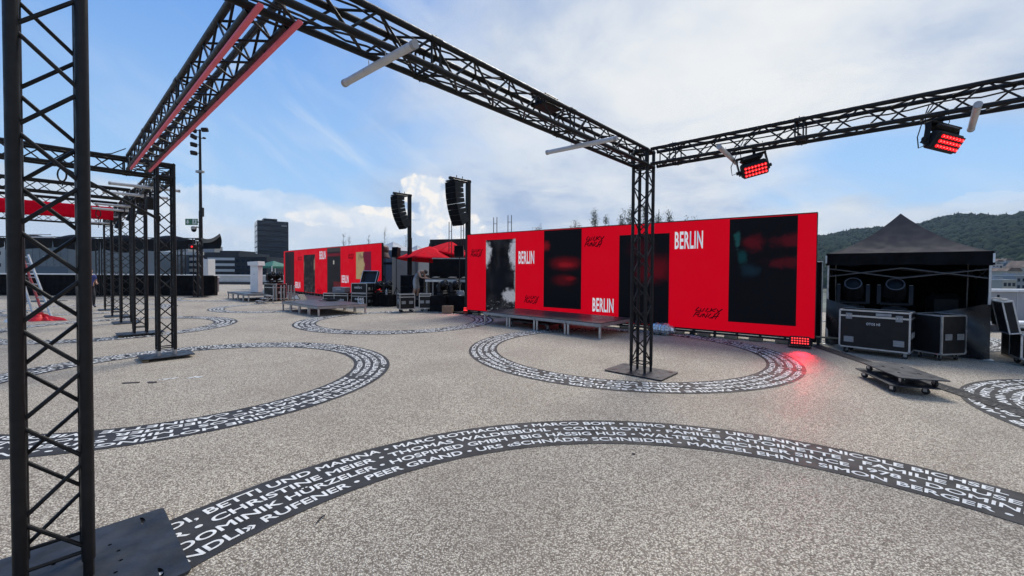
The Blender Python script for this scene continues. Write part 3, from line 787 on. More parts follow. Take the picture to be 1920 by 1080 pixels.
def pic_bw(t, x, y, o):        # blotched black and white print
    n = t.noise(o, 5.5, 6, .62, .5); n2 = t.noise(o, 15, 5, .65, .8)
    P = lambda *q: soft(t, x, y, *q, n=n, k=1.2, lo=.02, hi=.48)
    white = t.m('MAXIMUM', P(.0, .82, .22, .22), P(1.0, .80, .26, .26))
    white = t.m('MAXIMUM', white, t.m('MULTIPLY', P(.86, .23, .34, .12), .8))
    streak = t.m('MULTIPLY', t.smooth(n2, .56, .68), t.m('MULTIPLY', t.smooth(y, .24, .06), .55))
    rim = t.m('MULTIPLY', soft(t, x, y, 1.0, .45, .06, .30, n=n2, k=1.2), .5)
    body = soft(t, x, y, .5, .42, .5, .28, n=n, k=.25)
    c = t.mix(t.m('MULTIPLY', t.smooth(t.noise(o, 2.2, 4), .4, .75), .5), K, (.030, .031, .038, 1))
    c = t.mix(body, c, (.002, .002, .004, 1))
    return t.mix(t.m('MAXIMUM', white, t.m('MAXIMUM', streak, rim)), c, t.mix(n2, srgb(84, 90, 106), srgb(190, 194, 204)))
def pic_red_band(t, x, y, o):
    n = t.noise(o, 3.5, 5, .6, .4)
    f = soft(t, x, y, .58, .57, .55, .12, n=n, k=.3); g = soft(t, x, y, .62, .55, .34, .05, n=n, k=1.3); l = soft(t, x, y, .55, .36, .42, .10, n=n, k=.4); c0 = soft(t, x, y, .02, .80, .2, .10, n=n, k=.9)
    g2 = soft(t, x, y, .70, .38, .20, .04, n=n, k=1.2)
    c = t.mix(t.m('MULTIPLY', f, .8), K, (.085, .001, .003, 1)); c = t.mix(t.m('MULTIPLY', l, .8), c, (.05, .001, .002, 1))
    c = t.mix(g, c, (.15, .003, .006, 1)); c = t.mix(g2, c, (.09, .002, .004, 1)); return t.mix(c0, c, (.13, .002, .005, 1))
def pic_smear(t, x, y, o):
    n = t.noise(o, 2.0, 5, .6, .9)
    f = soft(t, x, y, .72, .62, .5, .22, n=n, k=.9, hi=.9); f2 = soft(t, x, y, .45, .85, .4, .14, n=n, k=.8, hi=.9)
    c = t.mix(t.m('MULTIPLY', f, .7), K, (.085, .001, .004, 1)); return t.mix(t.m('MULTIPLY', f2, .4), c, (.05, .001, .003, 1))
def pic_teal(t, x, y, o):
    n = t.noise(o, 4.0, 5, .6, .7)
    f = soft(t, x, y, .13, .80, .06, .12, n=n, k=2.6); f2 = soft(t, x, y, .20, .63, .12, .10, n=n, k=1.7); f3 = soft(t, x, y, .33, .50, .2, .09, n=n, k=1.2)
    r1 = soft(t, x, y, .36, .76, .24, .10, n=n, k=1.4); r2 = soft(t, x, y, .88, .77, .34, .08, n=n, k=1.6); r3 = soft(t, x, y, .86, .58, .4, .07, n=n, k=1.6)
    c = t.mix(t.m('MULTIPLY', r1, .7), K, (.06, .002, .005, 1)); c = t.mix(t.m('MULTIPLY', r2, .7), c, (.055, .002, .005, 1)); c = t.mix(t.m('MULTIPLY', r3, .6), c, (.05, .002, .005, 1))
    c = t.mix(t.m('MULTIPLY', f, .6), c, (.008, .062, .07, 1)); c = t.mix(t.m('MULTIPLY', f2, .7), c, (.002, .030, .038, 1)); return t.mix(t.m('MULTIPLY', f3, .5), c, (.004, .018, .034, 1))
def pic_grey(t, x, y, o):
    n = t.noise(o, 3, 5, .6, .6); c = t.mix(t.m('MULTIPLY', t.smooth(n, .42, .7), .55), (.004, .004, .005, 1), (.05, .045, .046, 1))
    s = t.m('MULTIPLY', t.smooth(t.noise(o, 6, 5, .65, .5), .52, .66), t.smooth(y, .42, .12)); c = t.mix(s, c, (.075, .08, .085, 1))
    e = t.m('MULTIPLY', t.smooth(t.m('ABSOLUTE', t.m('SUBTRACT', x, .48)), .36, .5), soft(t, x, y, .5, .72, 1.4, .25, n=n, k=1.4)); return t.mix(e, c, (.22, .14, .11, 1))
def pic_dim_red(t, x, y, o):
    n = t.noise(t.comb(t.m('MULTIPLY', x, 3.0), t.m('MULTIPLY', y, .9)), 1.6, 4, .5, .8)
    return t.mix(t.smooth(n, .42, .75), (.004, .003, .004, 1), (.055, .005, .012, 1))
def pic_room(t, x, y, o):
    n = t.noise(o, 3, 4); c = t.mix(n, (.005, .005, .006, 1), (.016, .015, .017, 1))
    c = t.mix(t.m('MULTIPLY', t.smooth(y, .80, .84), t.smooth(y, .9, .86)), c, (.10, .006, .012, 1)); c = t.mix(t.smooth(y, .9, .93), c, (.035, .03, .032, 1))
    c = t.mix(t.m('MULTIPLY', t.smooth(t.m('ABSOLUTE', t.m('SUBTRACT', x, .5)), .06, .03), t.smooth(t.m('ABSOLUTE', t.m('SUBTRACT', y, .69)), .05, .03)), c, (.30, .29, .28, 1))
    return t.mix(t.m('MULTIPLY', t.smooth(y, .30, .27), t.smooth(x, .45, .5)), c, (.075, .01, .012, 1))
def pic_beige(t, x, y, o):
    n = t.noise(o, 2.2, 4, .5, .6); d = t.m('ADD', t.m('SUBTRACT', x, .52), t.m('MULTIPLY', t.m('SUBTRACT', n, .5), .5))
    c = t.mix(t.smooth(d, -.06, .04), srgb(143, 128, 96), srgb(88, 14, 40)); return t.mix(t.m('MULTIPLY', t.smooth(n, .5, .7), .5), c, srgb(60, 30, 40))

# brush lettering, stroke by stroke (centre lines in a 680 x 310 box)
STROKES = [
    [[(960, 185), (905, 235), (875, 276)], [(872, 272), (960, 290), (1003, 260)], [(1012, 213), (985, 285)], [(984, 284), (1040, 296), (1098, 198)], [(1180, 198), (1112, 285), (1150, 304)], [(1150, 304), (1205, 283)],
     [(1262, 193), (1213, 305)], [(1372, 198), (1245, 255)], [(1245, 252), (1335, 288)], [(1392, 218), (1392, 264), (1440, 254)], [(1502, 203), (1420, 280), (1325, 370)]],
    [[(905, 318), (862, 380), (818, 458)], [(885, 330), (985, 318), (968, 366)], [(968, 366), (878, 398)], [(952, 368), (932, 430), (975, 452)], [(975, 452), (1052, 356)], [(1078, 348), (1038, 455)], [(1078, 348), (1113, 462)], [(1113, 462), (1178, 328)],
     [(1242, 342), (1168, 432), (1215, 467)], [(1215, 467), (1285, 425)], [(1345, 332), (1262, 480)], [(1436, 306), (1332, 490)], [(1290, 424), (1420, 394)]]]
def brush_logo(parent, x0, z0, w, h, m):
    mb = MB(); W0, H0 = 690.0, 305.0
    for row in STROKES:
        for st in row:
            P = [Vector(((x - 815) / W0 * w, 0, (488 - y) / H0 * h)) for x, y in st]; L = len(P); vs = []
            for i, p in enumerate(P):
                d = (P[min(i + 1, L - 1)] - P[max(i - 1, 0)]).normalized(); nrm = Vector((-d.z, 0, d.x)); wd = h * (.075 if i else .085) * (0.75 if i == L - 1 else 1)
                vs += [p - nrm * wd * .6, p + nrm * wd * .6]
            mb.add(vs, [(2 * i, 2 * i + 1, 2 * i + 3, 2 * i + 2) for i in range(L - 1)])
    # lift strokes a hair apart so they never share a plane
    for i in range(len(mb.v)): pass
    out = MB(); k = 0
    for f in mb.f:
        q = [Vector(mb.v[i]) for i in f]
        out.add([(p.x, -.0004 * (k % 9), p.z) for p in q], [(0, 1, 2, 3)]); k += 1
    return out.build('brush_logo', m, parent, 0, Matrix.Translation((x0, -.006, z0)))
def block_word(parent, s, x0, z0, w, h, m, bold=.035, name='block_word', y=-.006):
    me = text_mesh(s, bold * .6, 2, 1.07)
    xs = [v.co.x for v in me.vertices]; zs = [v.co.y for v in me.vertices]; a, b = min(xs), max(xs); c, d = min(zs), max(zs)
    for v in me.vertices: v.co = ((v.co.x - a) / (b - a) * w, -.0008 * v.co.z, (v.co.y - c) / (d - c) * h)
    me.materials.append(m); return link(me, name, parent, Matrix.Translation((x0, y, z0)))
def led_wall(label, P, Q, zb, zt, pics, words, logos):
    P = Vector((P[0], P[1], 0)); Q = Vector((Q[0], Q[1], 0)); d = Q - P; L = d.length
    t = thing('led_wall', label, 'LED wall', P, math.atan2(d.y, d.x), 'red LED walls'); H = zt - zb
    mb = MB(); mb.box((L / 2, .052, zb + H / 2), (L, .10, H)); mb.build('cabinet_back', BLKP, t, 0)
    mb = MB(); mb.add([(0.004, 0, zb + .004), (L - .004, 0, zb + .004), (L - .004, 0, zt - .004), (.004, 0, zt - .004)], [(0, 1, 2, 3)]); mb.build('red_screen', SCREEN_RED, t, 0)
    mb = MB(); mb.box((L / 2, .05, zt + .012), (L + .02, .11, .02)); mb.box((-.008, .05, zb + H / 2), (.014, .11, H)); mb.box((L + .008, .05, zb + H / 2), (.014, .11, H)); mb.build('edge_trim', BLK, t, 0)
    mb = MB(); mb.box((L / 2, .16, zb / 2 + .01), (L - .1, .30, .05)); n = int(L / .5)
    for i in range(n + 1): mb.box((.06 + i * (L - .12) / n, .05, zb / 2), (.05, .12, zb - .012))
    for i in range(int(L) + 1): mb.cyl((.2 + i, .15, zb), (.2 + i, .15, zt - .1), .025, 6); mb.cyl((.2 + i, .15, zt * .7), (.2 + i, 1.1, .05), .02, 6); mb.box((.2 + i, .65, .03), (.08, 1.1, .05))
    mb.build('support_frame', TR, t)
    mb = MB(); mb.box((L / 2, .03, zb - .02), (L, .02, .04)); mb.build('base_rail', BLK, t, 0)
    for (x0, x1, z0, z1, fn) in pics:
        mb = MB(); w, h = x1 - x0, z1 - z0; mb.add([(0, 0, 0), (w, 0, 0), (w, 0, h), (0, 0, h)], [(0, 1, 2, 3)])
        mb.build('screen_picture', picture_mat(fn.__name__, w, h, fn), t, 0, Matrix.Translation((x0, -.004, z0)))
    for (x0, x1, z0, z1) in words: block_word(t, 'BERLIN', x0, z0, x1 - x0, z1 - z0, LETW)
    for (x0, x1, z0, z1) in logos: brush_logo(t, x0, z0, x1 - x0, z1 - z0, INKR)
    return t
WL = (-1.735, 16.15); WR = (6.99, 9.58)
tw = led_wall('large red LED wall right of the middle, nearer the camera', WL, WR, 0.185, 3.075,
    [(.95, 2.32, .205, 2.84, pic_bw), (3.51, 4.92, .49, 3.055, pic_red_band), (6.17, 7.63, .195, 2.78, pic_smear), (9.12, 10.56, .44, 3.055, pic_teal)],
    [(2.46, 3.12, 1.95, 2.39), (5.32, 6.01, .46, .88), (7.77, 8.49, 2.33, 2.80)],
    [(.17, .80, 2.2, 2.53), (2.70, 3.34, .56, .86), (5.02, 5.69, 2.44, 2.80), (8.27, 8.99, .47, .77)])
for i, x in enumerate((.5, 1.5, 6.4, 7.9, 8.55, 9.2, 9.75, 10.3)):
    mb = MB(); mb.box((x, -.02, .05), (.30, .16, .07), R(random.uniform(-6, 6)), bev=.006); mb.build('timber_block', WOOD, tw)
W2L = (-17.2, 31.4); W2R = (-6.56, 20.95)
led_wall('smaller looking red LED wall left of the middle, farther away', W2L, W2R, 0.16, 3.05,
    [(.3, 2.26, .18, 2.98, pic_dim_red), (4.14, 6.16, .18, 2.69, pic_grey), (8.12, 10.07, .18, 3.02, pic_room), (12.07, 13.82, 1.2, 2.67, pic_beige)],
    [(2.47, 3.47, .39, .82), (6.92, 7.9, 2.36, 2.86), (10.23, 11.13, .95, 1.38)],
    [(2.93, 3.85, 2.3, 2.62), (6.45, 7.32, .2, .45), (11.05, 11.85, 2.28, 2.62), (14.05, 14.75, 1.24, 1.52)])
# floodlights standing at the wall's ends, and their real light
f1 = flood('floor_floodlight', 'red LED floodlight on the floor at the right end of the red wall', G(1499, 653) + Vector((0, 0, .165)), R(-30), R(-10), 0, False, .40, .21)
f2 = flood('floor_floodlight', 'small red LED floodlight on the floor at the left end of the nearer red wall', G(877, 588) + Vector((0, 0, .165)), R(-20), R(-10), 0, False, .34, .2)
def red_spot(name, p, target, energy, size=R(75)):
    l = bpy.data.lights.new(name, 'SPOT'); l.energy = energy; l.color = (1, .02, .04); l.spot_size = size; l.spot_blend = 1.0; l.shadow_soft_size = .12
    o = bpy.data.objects.new(name, l); COL.objects.link(o); o.location = p; o.rotation_euler = (Vector(p) - Vector(target)).to_track_quat('Z', 'Y').to_euler()
q = f1.location; red_spot('floor_floodlight_beam', (q.x - .03, q.y - .11, q.z + .02), G(1490, 690), 150, R(46))
q = f2.location; red_spot('floor_floodlight_beam', (q.x - .05, q.y - .14, q.z), (q.x - .9, q.y - .6, .05), 40, R(80))

# ------------------------------------------------------------------ stages
DECK = mat('stage_deck_board', (0.040, 0.038, 0.039), 0.42, 0.0, 0.25, 3, 0.12, 90)
_st = {}
def stage_module(label, p, rz, w, d, h, group):
    t = thing('stage_platform', label, 'stage platform', p, rz, group)
    k = (round(w, 3), round(d, 3), round(h, 3))
    if k not in _st:
        a = MB(); a.box((w / 2, d / 2, h - .009), (w - .012, d - .012, .018), bev=.002)
        b = MB()
        for y in (.022, d - .022): b.box((w / 2, y, h - .062), (w - .006, .04, .085), bev=.006)
        for x in (.022, w - .022): b.box((x, d / 2, h - .062), (.038, d - .09, .085), bev=.006)
        l = MB(); l.box((0, 0, (h - .105) / 2), (.055, .055, h - .105), bev=.008)
        _st[k] = (a.mesh('deck_panel', DECK), b.mesh('edge_frame', ALUD), l.mesh('leg', ALU))
    a, b, l = _st[k]; link(a, 'deck_panel', t); link(b, 'edge_frame', t)
    for x in (.05, w - .05):
        for y in (.05, d - .05): link(l, 'leg', t, Matrix.Translation((x, y, 0)))
    return t
ords = ('leftmost', 'second from left', 'third from left', 'rightmost')
for i in range(4):
    p = AB(9.6 - i * 1.065, 9.22); stage_module('%s platform of the low stage in front of the nearer red wall' % ords[i], p, RZ, 1.06, 1.72, .40, 'platforms of the near low stage')
for i in range(4):
    p = AB(18.73 - i * .888, 6.38); stage_module('%s platform of the low stage in front of the farther red wall' % ords[i], p, RZ, .885, 1.9, .375, 'platforms of the middle low stage')
for i in range(4):
    p = AB(28.3 - i * .95, 6.75); stage_module('%s platform of the far stage that carries the white totem' % ords[i], p, RZ, .945, 2.4, .40, 'platforms of the far low stage')
# castored frame below the near stage
t = thing('wheel_board', 'castor board parked under the near low stage', 'wheel board', AB(7.9, 9.75), RZ)
mb = MB(); mb.box((0, 0, .19), (1.6, .8, .05)); mb.build('board', BLKP, t, 0)
def caster_meshes(r=.05, w=.035, silver=False):
    k = ('cast', r, w, silver)
    if k not in _tm:
        a = MB(); a.box((0, 0, r * 2.45), (r * 1.9, r * 1.7, .008)); 
        for s_ in (-1, 1): a.box((r * .25, s_ * (w / 2 + .006), r * 1.7), (r * 1.0, .005, r * 1.6))
        b = MB(); b.cyl((r * .3, -w / 2, r), (r * .3, w / 2, r), r, 14); b.cyl((r * .3, -w / 2 - .002, r), (r * .3, w / 2 + .002, r), r * .55, 10)
        _tm[k] = (a.mesh('caster', ALU if silver else STEEL), b.mesh('wheel', RUB))
    return _tm[k]
def casters(t, pts, r=.05, rz=0.0, silver=False):
    a, b = caster_meshes(r, r * .7, silver)
    for (x, y, z) in pts:
        c = link(a, 'caster', t, Matrix.Translation((x, y, z)) @ Matrix.Rotation(rz + random.uniform(-.6, .6), 4, 'Z')); link(b, 'wheel', c)
casters(t, [(sx * .7, sy * .33, .0) for sx in (-1, 1) for sy in (-1, 1)], .065, 1.0)
# spare stage legs standing on the middle stage
for i, u in enumerate((513, 518, 527, 533, 541, 546, 552)):
    p = G(u, 563.5 - (i % 2) * .8, .375)
    t = thing('spare_stage_leg', 'bare metal stage leg standing upright on the middle stage, %s from the left' % ('first', 'second', 'third', 'fourth', 'fifth', 'sixth', 'seventh')[i], 'stage leg', (p.x, p.y, .376), 0, 'spare stage legs')
    mb = MB(); mb.box((0, 0, .32), (.05 if i < 4 else .036, .05, .64), bev=.007); mb.build('tube', ALUD, t); mb = MB(); mb.box((0, 0, .006), (.056, .056, .012)); mb.build('foot_cap', BLKP, t, 0)
# portable steps
p = G(488, 569); t = thing('portable_steps', 'small grey metal steps leaning against the far stage', 'steps', (p.x, p.y, 0), RZ)
for k in range(3):
    mb = MB(); mb.box((0, k * .2, .12 + k * .12), (.72, .22, .035), bev=.005); mb.build('tread', ALUD, t)
for s_ in (-1, 1):
    mb = MB(); mb.box((s_ * .36, .2, .17), (.03, .6, .05), 0, Matrix.Rotation(R(31), 3, 'X')); mb.box((s_ * .36, -.06, .06), (.03, .04, .12)); mb.box((s_ * .36, .46, .17), (.03, .04, .34)); mb.build('stringer', ALUD, t, 0)
# white totem
p = G(481, 548, .4)
t = thing('white_totem', 'tall white totem with a wider slanted head on the far stage', 'totem', (p.x, p.y, .402), R(-8))
mb = MB(); mb.box((0, 0, .76), (.48, .36, 1.50), bev=.01); mb.build('column', WHT, t)
mb = MB(); mb.prism([(-.33, 1.50), (.33, 1.50), (.31, 1.74), (-.36, 1.70)], Matrix(((1, 0, 0, 0), (0, 0, -1, .25), (0, 1, 0, 0), (0, 0, 0, 1))), .5); mb.build('head', WHT, t, .3)
mb = MB(); mb.box((.02, -.184, 1.02), (.10, .006, .012)); mb.build('slot', BLK, t, 0)
# water bottles on the middle stage
BOT = mat('clear_plastic_bottle', (.75, .80, .86), .15, 0, .05, 10, trans=.75)
for i, u in enumerate((672, 676.5, 680.5)):
    p = G(u, 569.5, .375); t = thing('water_bottle', 'water bottle at the front right corner of the middle stage, %s of three' % ('left', 'middle', 'right')[i], 'bottle', (p.x, p.y, .377), 0, 'three water bottles')
    mb = MB(); mb.lathe([(.028, 0), (.035, .01), (.035, .14), (.03, .17), (.013, .20), (.013, .215)], 12); mb.build('body', BOT, t); mb = MB(); mb.cyl((0, 0, .2155), (0, 0, .235), .015, 10); mb.build('cap', WHT, t)
p = G(745 - 130, 563, .375)
mb = MB(); rd = random.Random(3)
for k in range(5):
    r_ = .16 + .03 * k; c_ = G(622 + rd.uniform(-2, 2), 563.5, .39)
    mb.tube([(c_.x + r_ * 1.3 * math.cos(i * .45), c_.y + r_ * math.sin(i * .45), .388 + .012 * k + rd.uniform(0, .006)) for i in range(15)], .011, 5)
mb.tube([G(598 + i * 3, 563 + 1.2 * math.sin(i * 1.1), .388) for i in range(10)], .011, 5)
tag(mb.build('cable_coil', RUB), 'loose coil of black cable lying on the middle stage', 'cable')
p = G(712, 560.5, 0)
t = thing('stage_monitor', 'small black and white wedge lying on the floor left of the striped picture', 'wedge', G(560, 561, .38), R(-20))
mb = MB(); mb.prism([(-.3, 0), (.3, 0), (.12, .22), (-.06, .17)], Matrix(((1, 0, 0, 0), (0, 0, -1, .18), (0, 1, 0, 0), (0, 0, 0, 1))), .36); mb.build('body', BLKP, t, 0)
mb = MB(); mb.add([(-.27, -.185, .03), (.25, -.185, .015), (.10, -.185, .2), (-.04, -.185, .155)], [(0, 1, 2, 3)]); mb.build('grille', WHT, t, 0)

# ------------------------------------------------------------------ flight cases
def flight_case(label, p, rz, L, Wd, H, cast=True, word=None, wordpos=(.5, .7), wsize=(.3, .07), side_word=None, latches=True, handles=2, lid_gap=.16, lid_open=None, label_plate=False, group='black flight cases with aluminium edges', silver=False, end_handles=True, stacked=False):
    """front on local -Y, corner origin at the middle of its base"""
    t = thing('flight_case', label, 'flight case', p, rz, group)
    zb = .125 if cast else .0; h = H - zb; e = .028
    mb = MB(); mb.box((0, 0, zb + h / 2), (L - .012, Wd - .012, h - .012)); mb.build('panel_body', BLK, t, 0)
    mb = MB()
    for sx in (-1, 1):
        for sy in (-1, 1): mb.box((sx * (L / 2 - e / 2), sy * (Wd / 2 - e / 2), zb + h / 2), (e, e, h - 2 * e))
    for z in (zb + e / 2, zb + h - e / 2):
        for sy in (-1, 1): mb.box((0, sy * (Wd / 2 - e / 2), z), (L - 2 * e, e, e))
        for sx in (-1, 1): mb.box((sx * (L / 2 - e / 2), 0, z), (e, Wd - 2 * e, e))
    if lid_gap and lid_open is None:
        for sy in (-1, 1): mb.box((0, sy * (Wd / 2 - .004), zb + h - lid_gap), (L - 2 * e, .012, .034))
        for sx in (-1, 1): mb.box((sx * (L / 2 - .004), 0, zb + h - lid_gap), (.012, Wd - 2 * e, .034))
    mb.build('edge_trim', ALU, t, .3)
    k = 'corner'
    if k not in _tm:
        c = MB(); c.box((0, 0, 0), (.056, .056, .056), bev=.018); _tm[k] = c.mesh('corner_cap', STEEL)
    for sx in (-1, 1):
        for sy in (-1, 1):
            for z in (zb + .026, zb + h - .026): link(_tm[k], 'corner_cap', t, Matrix.Translation((sx * (L / 2 - .024), sy * (Wd / 2 - .024), z)))
    def dish(x, z, w, hh, bar, ax):
        """recessed steel dish; ax 0 = on the front, 1 = left end, 2 = right end"""
        M = {0: Matrix.Translation((x, -Wd / 2, z)), 1: Matrix.Translation((-L / 2, x, z)) @ Matrix.Rotation(R(-90), 4, 'Z'), 2: Matrix.Translation((L / 2, x, z)) @ Matrix.Rotation(R(90), 4, 'Z')}[ax]
        m_ = MB()
        m_.box((-w / 2 + .008, -.004, 0), (.016, .014, hh), bev=.004); m_.box((w / 2 - .008, -.004, 0), (.016, .014, hh), bev=.004)
        m_.box((0, -.004, hh / 2 - .008), (w - .034, .014, .016), bev=.004); m_.box((0, -.004, -hh / 2 + .008), (w - .034, .014, .016), bev=.004); m_.box((0, .0005, 0), (w - .03, .004, hh - .03))
        if bar: m_.box((0, -.010, -.004), (w * .62, .012, .022), bev=.005)
        else: m_.box((0, -.008, 0), (w * .4, .010, hh * .55), bev=.004); m_.cyl((0, -.016, 0), (0, -.008, 0), w * .12, 10)
        m_.build('handle_dish' if bar else 'latch', STEEL, t, M=M)
    if latches and lid_gap and lid_open is None:
        for sx in (-1, 1): dish(sx * (L / 2 - min(.17, L * .24)), zb + h - lid_gap - .005, .105, .125, False, 0)
    for i in range(handles):
        x = 0 if handles == 1 else (-1 if i == 0 else 1) * (L / 2 - min(.17, L * .26)); dish(x, zb + h * .22 if L > .8 else zb + h * .45, .165, .12, True, 0)
    if end_handles:
        for ax in (1, 2): dish(0 if Wd < .5 else .13, zb + h * .42, .13, .12, True, ax)
        if Wd >= .5:
            for ax in (1, 2): dish(-.13, zb + h * .42, .13, .12, True, ax)
    if label_plate:
        mb = MB(); mb.box((L * .14, -Wd / 2 - .001, zb + h - .075), (.24, .008, .055), bev=.003); mb.build('label_plate', STEEL, t)
    CW = mat('white_stencil', (.62, .62, .62), .6)
    if word: block_word(t, word, wordpos[0] * L - L / 2 - wsize[0] / 2, zb + wordpos[1] * h, wsize[0], wsize[1], CW, .03, 'stencil_word', -Wd / 2 + .0045)
    if side_word:
        o = block_word(t, side_word[0], 0, 0, side_word[1], side_word[2], CW, .03, 'stencil_word')
        o.matrix_local = Matrix.Translation((-L / 2 + .0045, side_word[1] / 2, zb + h * side_word[3])) @ Matrix.Rotation(R(-90), 4, 'Z')
    if lid_open is not None:
        c = link(MB().box((0, 0, 0), (L - .02, Wd - .02, .012)).mesh('lid', BLK, 0), 'lid', t, Matrix.Translation((0, Wd / 2, zb + h)) @ Matrix.Rotation(lid_open, 4, 'X') @ Matrix.Translation((0, -Wd / 2, .13)))
        m_ = MB()
        for sy in (-1, 1): m_.box((0, sy * (Wd / 2 - .012), -.06), (L - .03, .012, .11))
        for sx in (-1, 1): m_.box((sx * (L / 2 - .012), 0, -.06), (.012, Wd - .05, .11))
        m_.build('lid_wall', BLK, c, 0); m_ = MB()
        for z in (-.125, .006):
            for sy in (-1, 1): m_.box((0, sy * (Wd / 2 - .012), z), (L, .026, .026), bev=.004)
            for sx in (-1, 1): m_.box((sx * (L / 2 - .012), 0, z), (.026, Wd - .05, .026), bev=.004)
        for sx in (-1, 1):
            for sy in (-1, 1): m_.box((sx * (L / 2 - .012), sy * (Wd / 2 - .012), -.06), (.026, .026, .105), bev=.004)
        m_.build('lid_rim', ALU, c)
    if cast: casters(t, [(sx * (L / 2 - .1), sy * (Wd / 2 - .1), 0) for sx in (-1, 1) for sy in (-1, 1)], .05, .5, silver)
    return t
# by the tent
P1, P2 = Vector((7.06, 8.97, 0)), Vector((7.79, 8.11, 0)); d = (P2 - P1); L1 = d.length; an = math.atan2(d.y, d.x); nrm = Vector((-math.sin(an), math.cos(an), 0))
cpos = (P1 + P2) / 2 + nrm * .31
flight_case('large flight case stencilled OTOS H5 in front of the black tent', cpos, an, L1, .60, .93, word='OTOS H5', wordpos=(.5, .62), wsize=(.22, .052), label_plate=True, lid_gap=.13)
Cn = Vector((8.29, 8.00, 0)); e1 = Vector((-.19, .98, 0)); e1.normalize(); e2 = Vector((e1.y, -e1.x, 0)); an2 = math.atan2(e2.y, e2.x)
flight_case('smaller glossy flight case right of the large one before the tent', Cn + e1 * .26 + e2 * .31, an2, .62, .52, .90, lid_gap=0, handles=2, silver=True, end_handles=False)
# open trunks cut by the right edge
flight_case('open flight case at the right edge with its lid tipped back, the rear one', Vector((10.48, 8.42, 0)), R(58), .60, .56, .66, lid_open=R(-102), cast=False, lid_gap=0)
flight_case('open flight case at the right edge with its lid tipped back, the front one', Vector((9.80, 7.70, 0)), R(54), .58, .62, .60, lid_open=R(-100), lid_gap=0)
# stack in front of the farther red wall
def at(u, y): return Vector((XA(u, y), y, 0))
LG = 'eeloc'
flight_case('flight case at the bottom of the stack by the farther red wall, eeloc in white', at(681, 19.4), R(-18), .86, .62, .62, word=LG, wordpos=(.48, .5), wsize=(.42, .13), lid_gap=.13, cast=False, latches=False, handles=0)
tcase = flight_case('flight case with its lid open on top of the stack by the farther red wall', at(681, 19.4) + Vector((0, 0, .63)), R(-18), .86, .62, .46, word=LG, wordpos=(.45, .45), wsize=(.42, .13), lid_gap=0, cast=False, latches=False, handles=0, lid_open=R(-112))
flight_case('low flight case left of the stack, half behind it', at(647, 19.9), R(-18), .8, .6, .60, word=LG, wordpos=(.5, .4), wsize=(.34, .11), lid_gap=.12, cast=False, latches=False, handles=0)
flight_case('leftmost low flight case with two pale handles by the farther red wall', at(625, 20.2), R(-18), .7, .6, .58, lid_gap=.12, cast=False, latches=False)
t = thing('grey_tray', 'grey plastic tray standing on the low flight cases by the farther red wall', 'tray', at(640, 20.05) + Vector((0, 0, .605)), R(-18))
mb = MB(); mb.box((0, 0, .13), (.72, .42, .26), bev=.02); mb.build('tray', mat('grey_tray_plastic', (.17, .18, .20), .5), t); mb = MB(); mb.box((0, -.216, .17), (.3, .012, .02)); mb.build('handle', WHT, t, 0)
# pair in the middle
flight_case('flight case with a white word on its end, left of the middle pair', at(761, 16.95), R(28), .62, .52, .74, lid_gap=.12, side_word=('elac', .30, .15, .5), latches=False)
flight_case('flight case right of the middle pair, behind the bent over man', at(797.5, 17.35), R(8), .48, .5, .74, lid_gap=.1, latches=False)
flight_case('flight case carrying two moving lights beside the far stage', at(516, 22.4), R(-25), 1.0, .6, .93, lid_gap=.2, latches=False, handles=1)

# ------------------------------------------------------------------ moving lights
def moving_head(label, p, rz, tilt, s=1.0, group='black moving head spotlights'):
    t = thing('moving_light', label, 'moving light', p, rz, group)
    mb = MB(); mb.box((0, 0, .06 * s), (.36 * s, .30 * s, .12 * s), bev=.02 * s); mb.build('base', BLKP, t)
    mb = MB(); mb.cyl((0, 0, .12 * s), (0, 0, .15 * s), .1 * s, 14)
    mb.box((0, 0, .175 * s), (.46 * s, .16 * s, .06 * s), bev=.02 * s)
    for k in (-1, 1):
        mb.prism([(-.07 * s, .17 * s), (.07 * s, .17 * s), (.05 * s, .50 * s), (.03 * s, .53 * s), (-.03 * s, .53 * s), (-.05 * s, .50 * s)], Matrix(((0, 0, 1, k * .225 * s - .03 * s), (1, 0, 0, 0), (0, 1, 0, 0), (0, 0, 0, 1))), .06 * s)
    mb.build('yoke', BLKP, t)
    mb = MB()
    for k in (-1, 1): mb.box((k * .225 * s, 0, .535 * s), (.05 * s, .06 * s, .012 * s), bev=.004)
    mb.build('yoke_cap', ALUD, t)
    M = Matrix.Translation((0, 0, .43 * s)) @ Matrix.Rotation(tilt, 4, 'X')
    mb = MB(); mb.lathe([(.10 * s, -.24 * s), (.15 * s, -.22 * s), (.165 * s, -.1 * s), (.165 * s, .05 * s), (.14 * s, .17 * s), (.135 * s, .22 * s), (.12 * s, .225 * s), (.115 * s, .19 * s)], 22, M)
    for k in range(10): mb.lathe([(.168 * s, -.14 * s + k * .016 * s), (.168 * s, -.134 * s + k * .016 * s)], 22, M)
    mb.build('head', BLKP, t)
    mb = MB(); mb.lathe([(.112 * s, .19 * s), (.09 * s, .21 * s), (.05 * s, .222 * s), (0.001, .226 * s)], 20, M); mb.build('lens', LENS, t)
    mb = MB(); mb.tube([M @ Vector((.128 * s * math.cos(R(15 * i)), .128 * s * math.sin(R(15 * i)), .222 * s)) for i in range(25)], .010 * s, 6); mb.build('lens_ring', mat('dark_grey_plastic', (.085, .09, .10), .35), t)
    return t
TY = 9.75
for u, lab in ((1600, 'left of the two moving lights inside the black tent'), (1678, 'right of the two moving lights inside the black tent')):
    y = TY if u < 1650 else 9.35; p = Vector((XA(u, y), y, .805)); moving_head(lab, p, R(-40), R(54), 1.18)
moving_head('moving light on the far flight case, pointing left, the left one', at(508, 22.2) + Vector((0, 0, .932)), R(-25), R(-62) , 1.0).rotation_euler.z = R(-115)
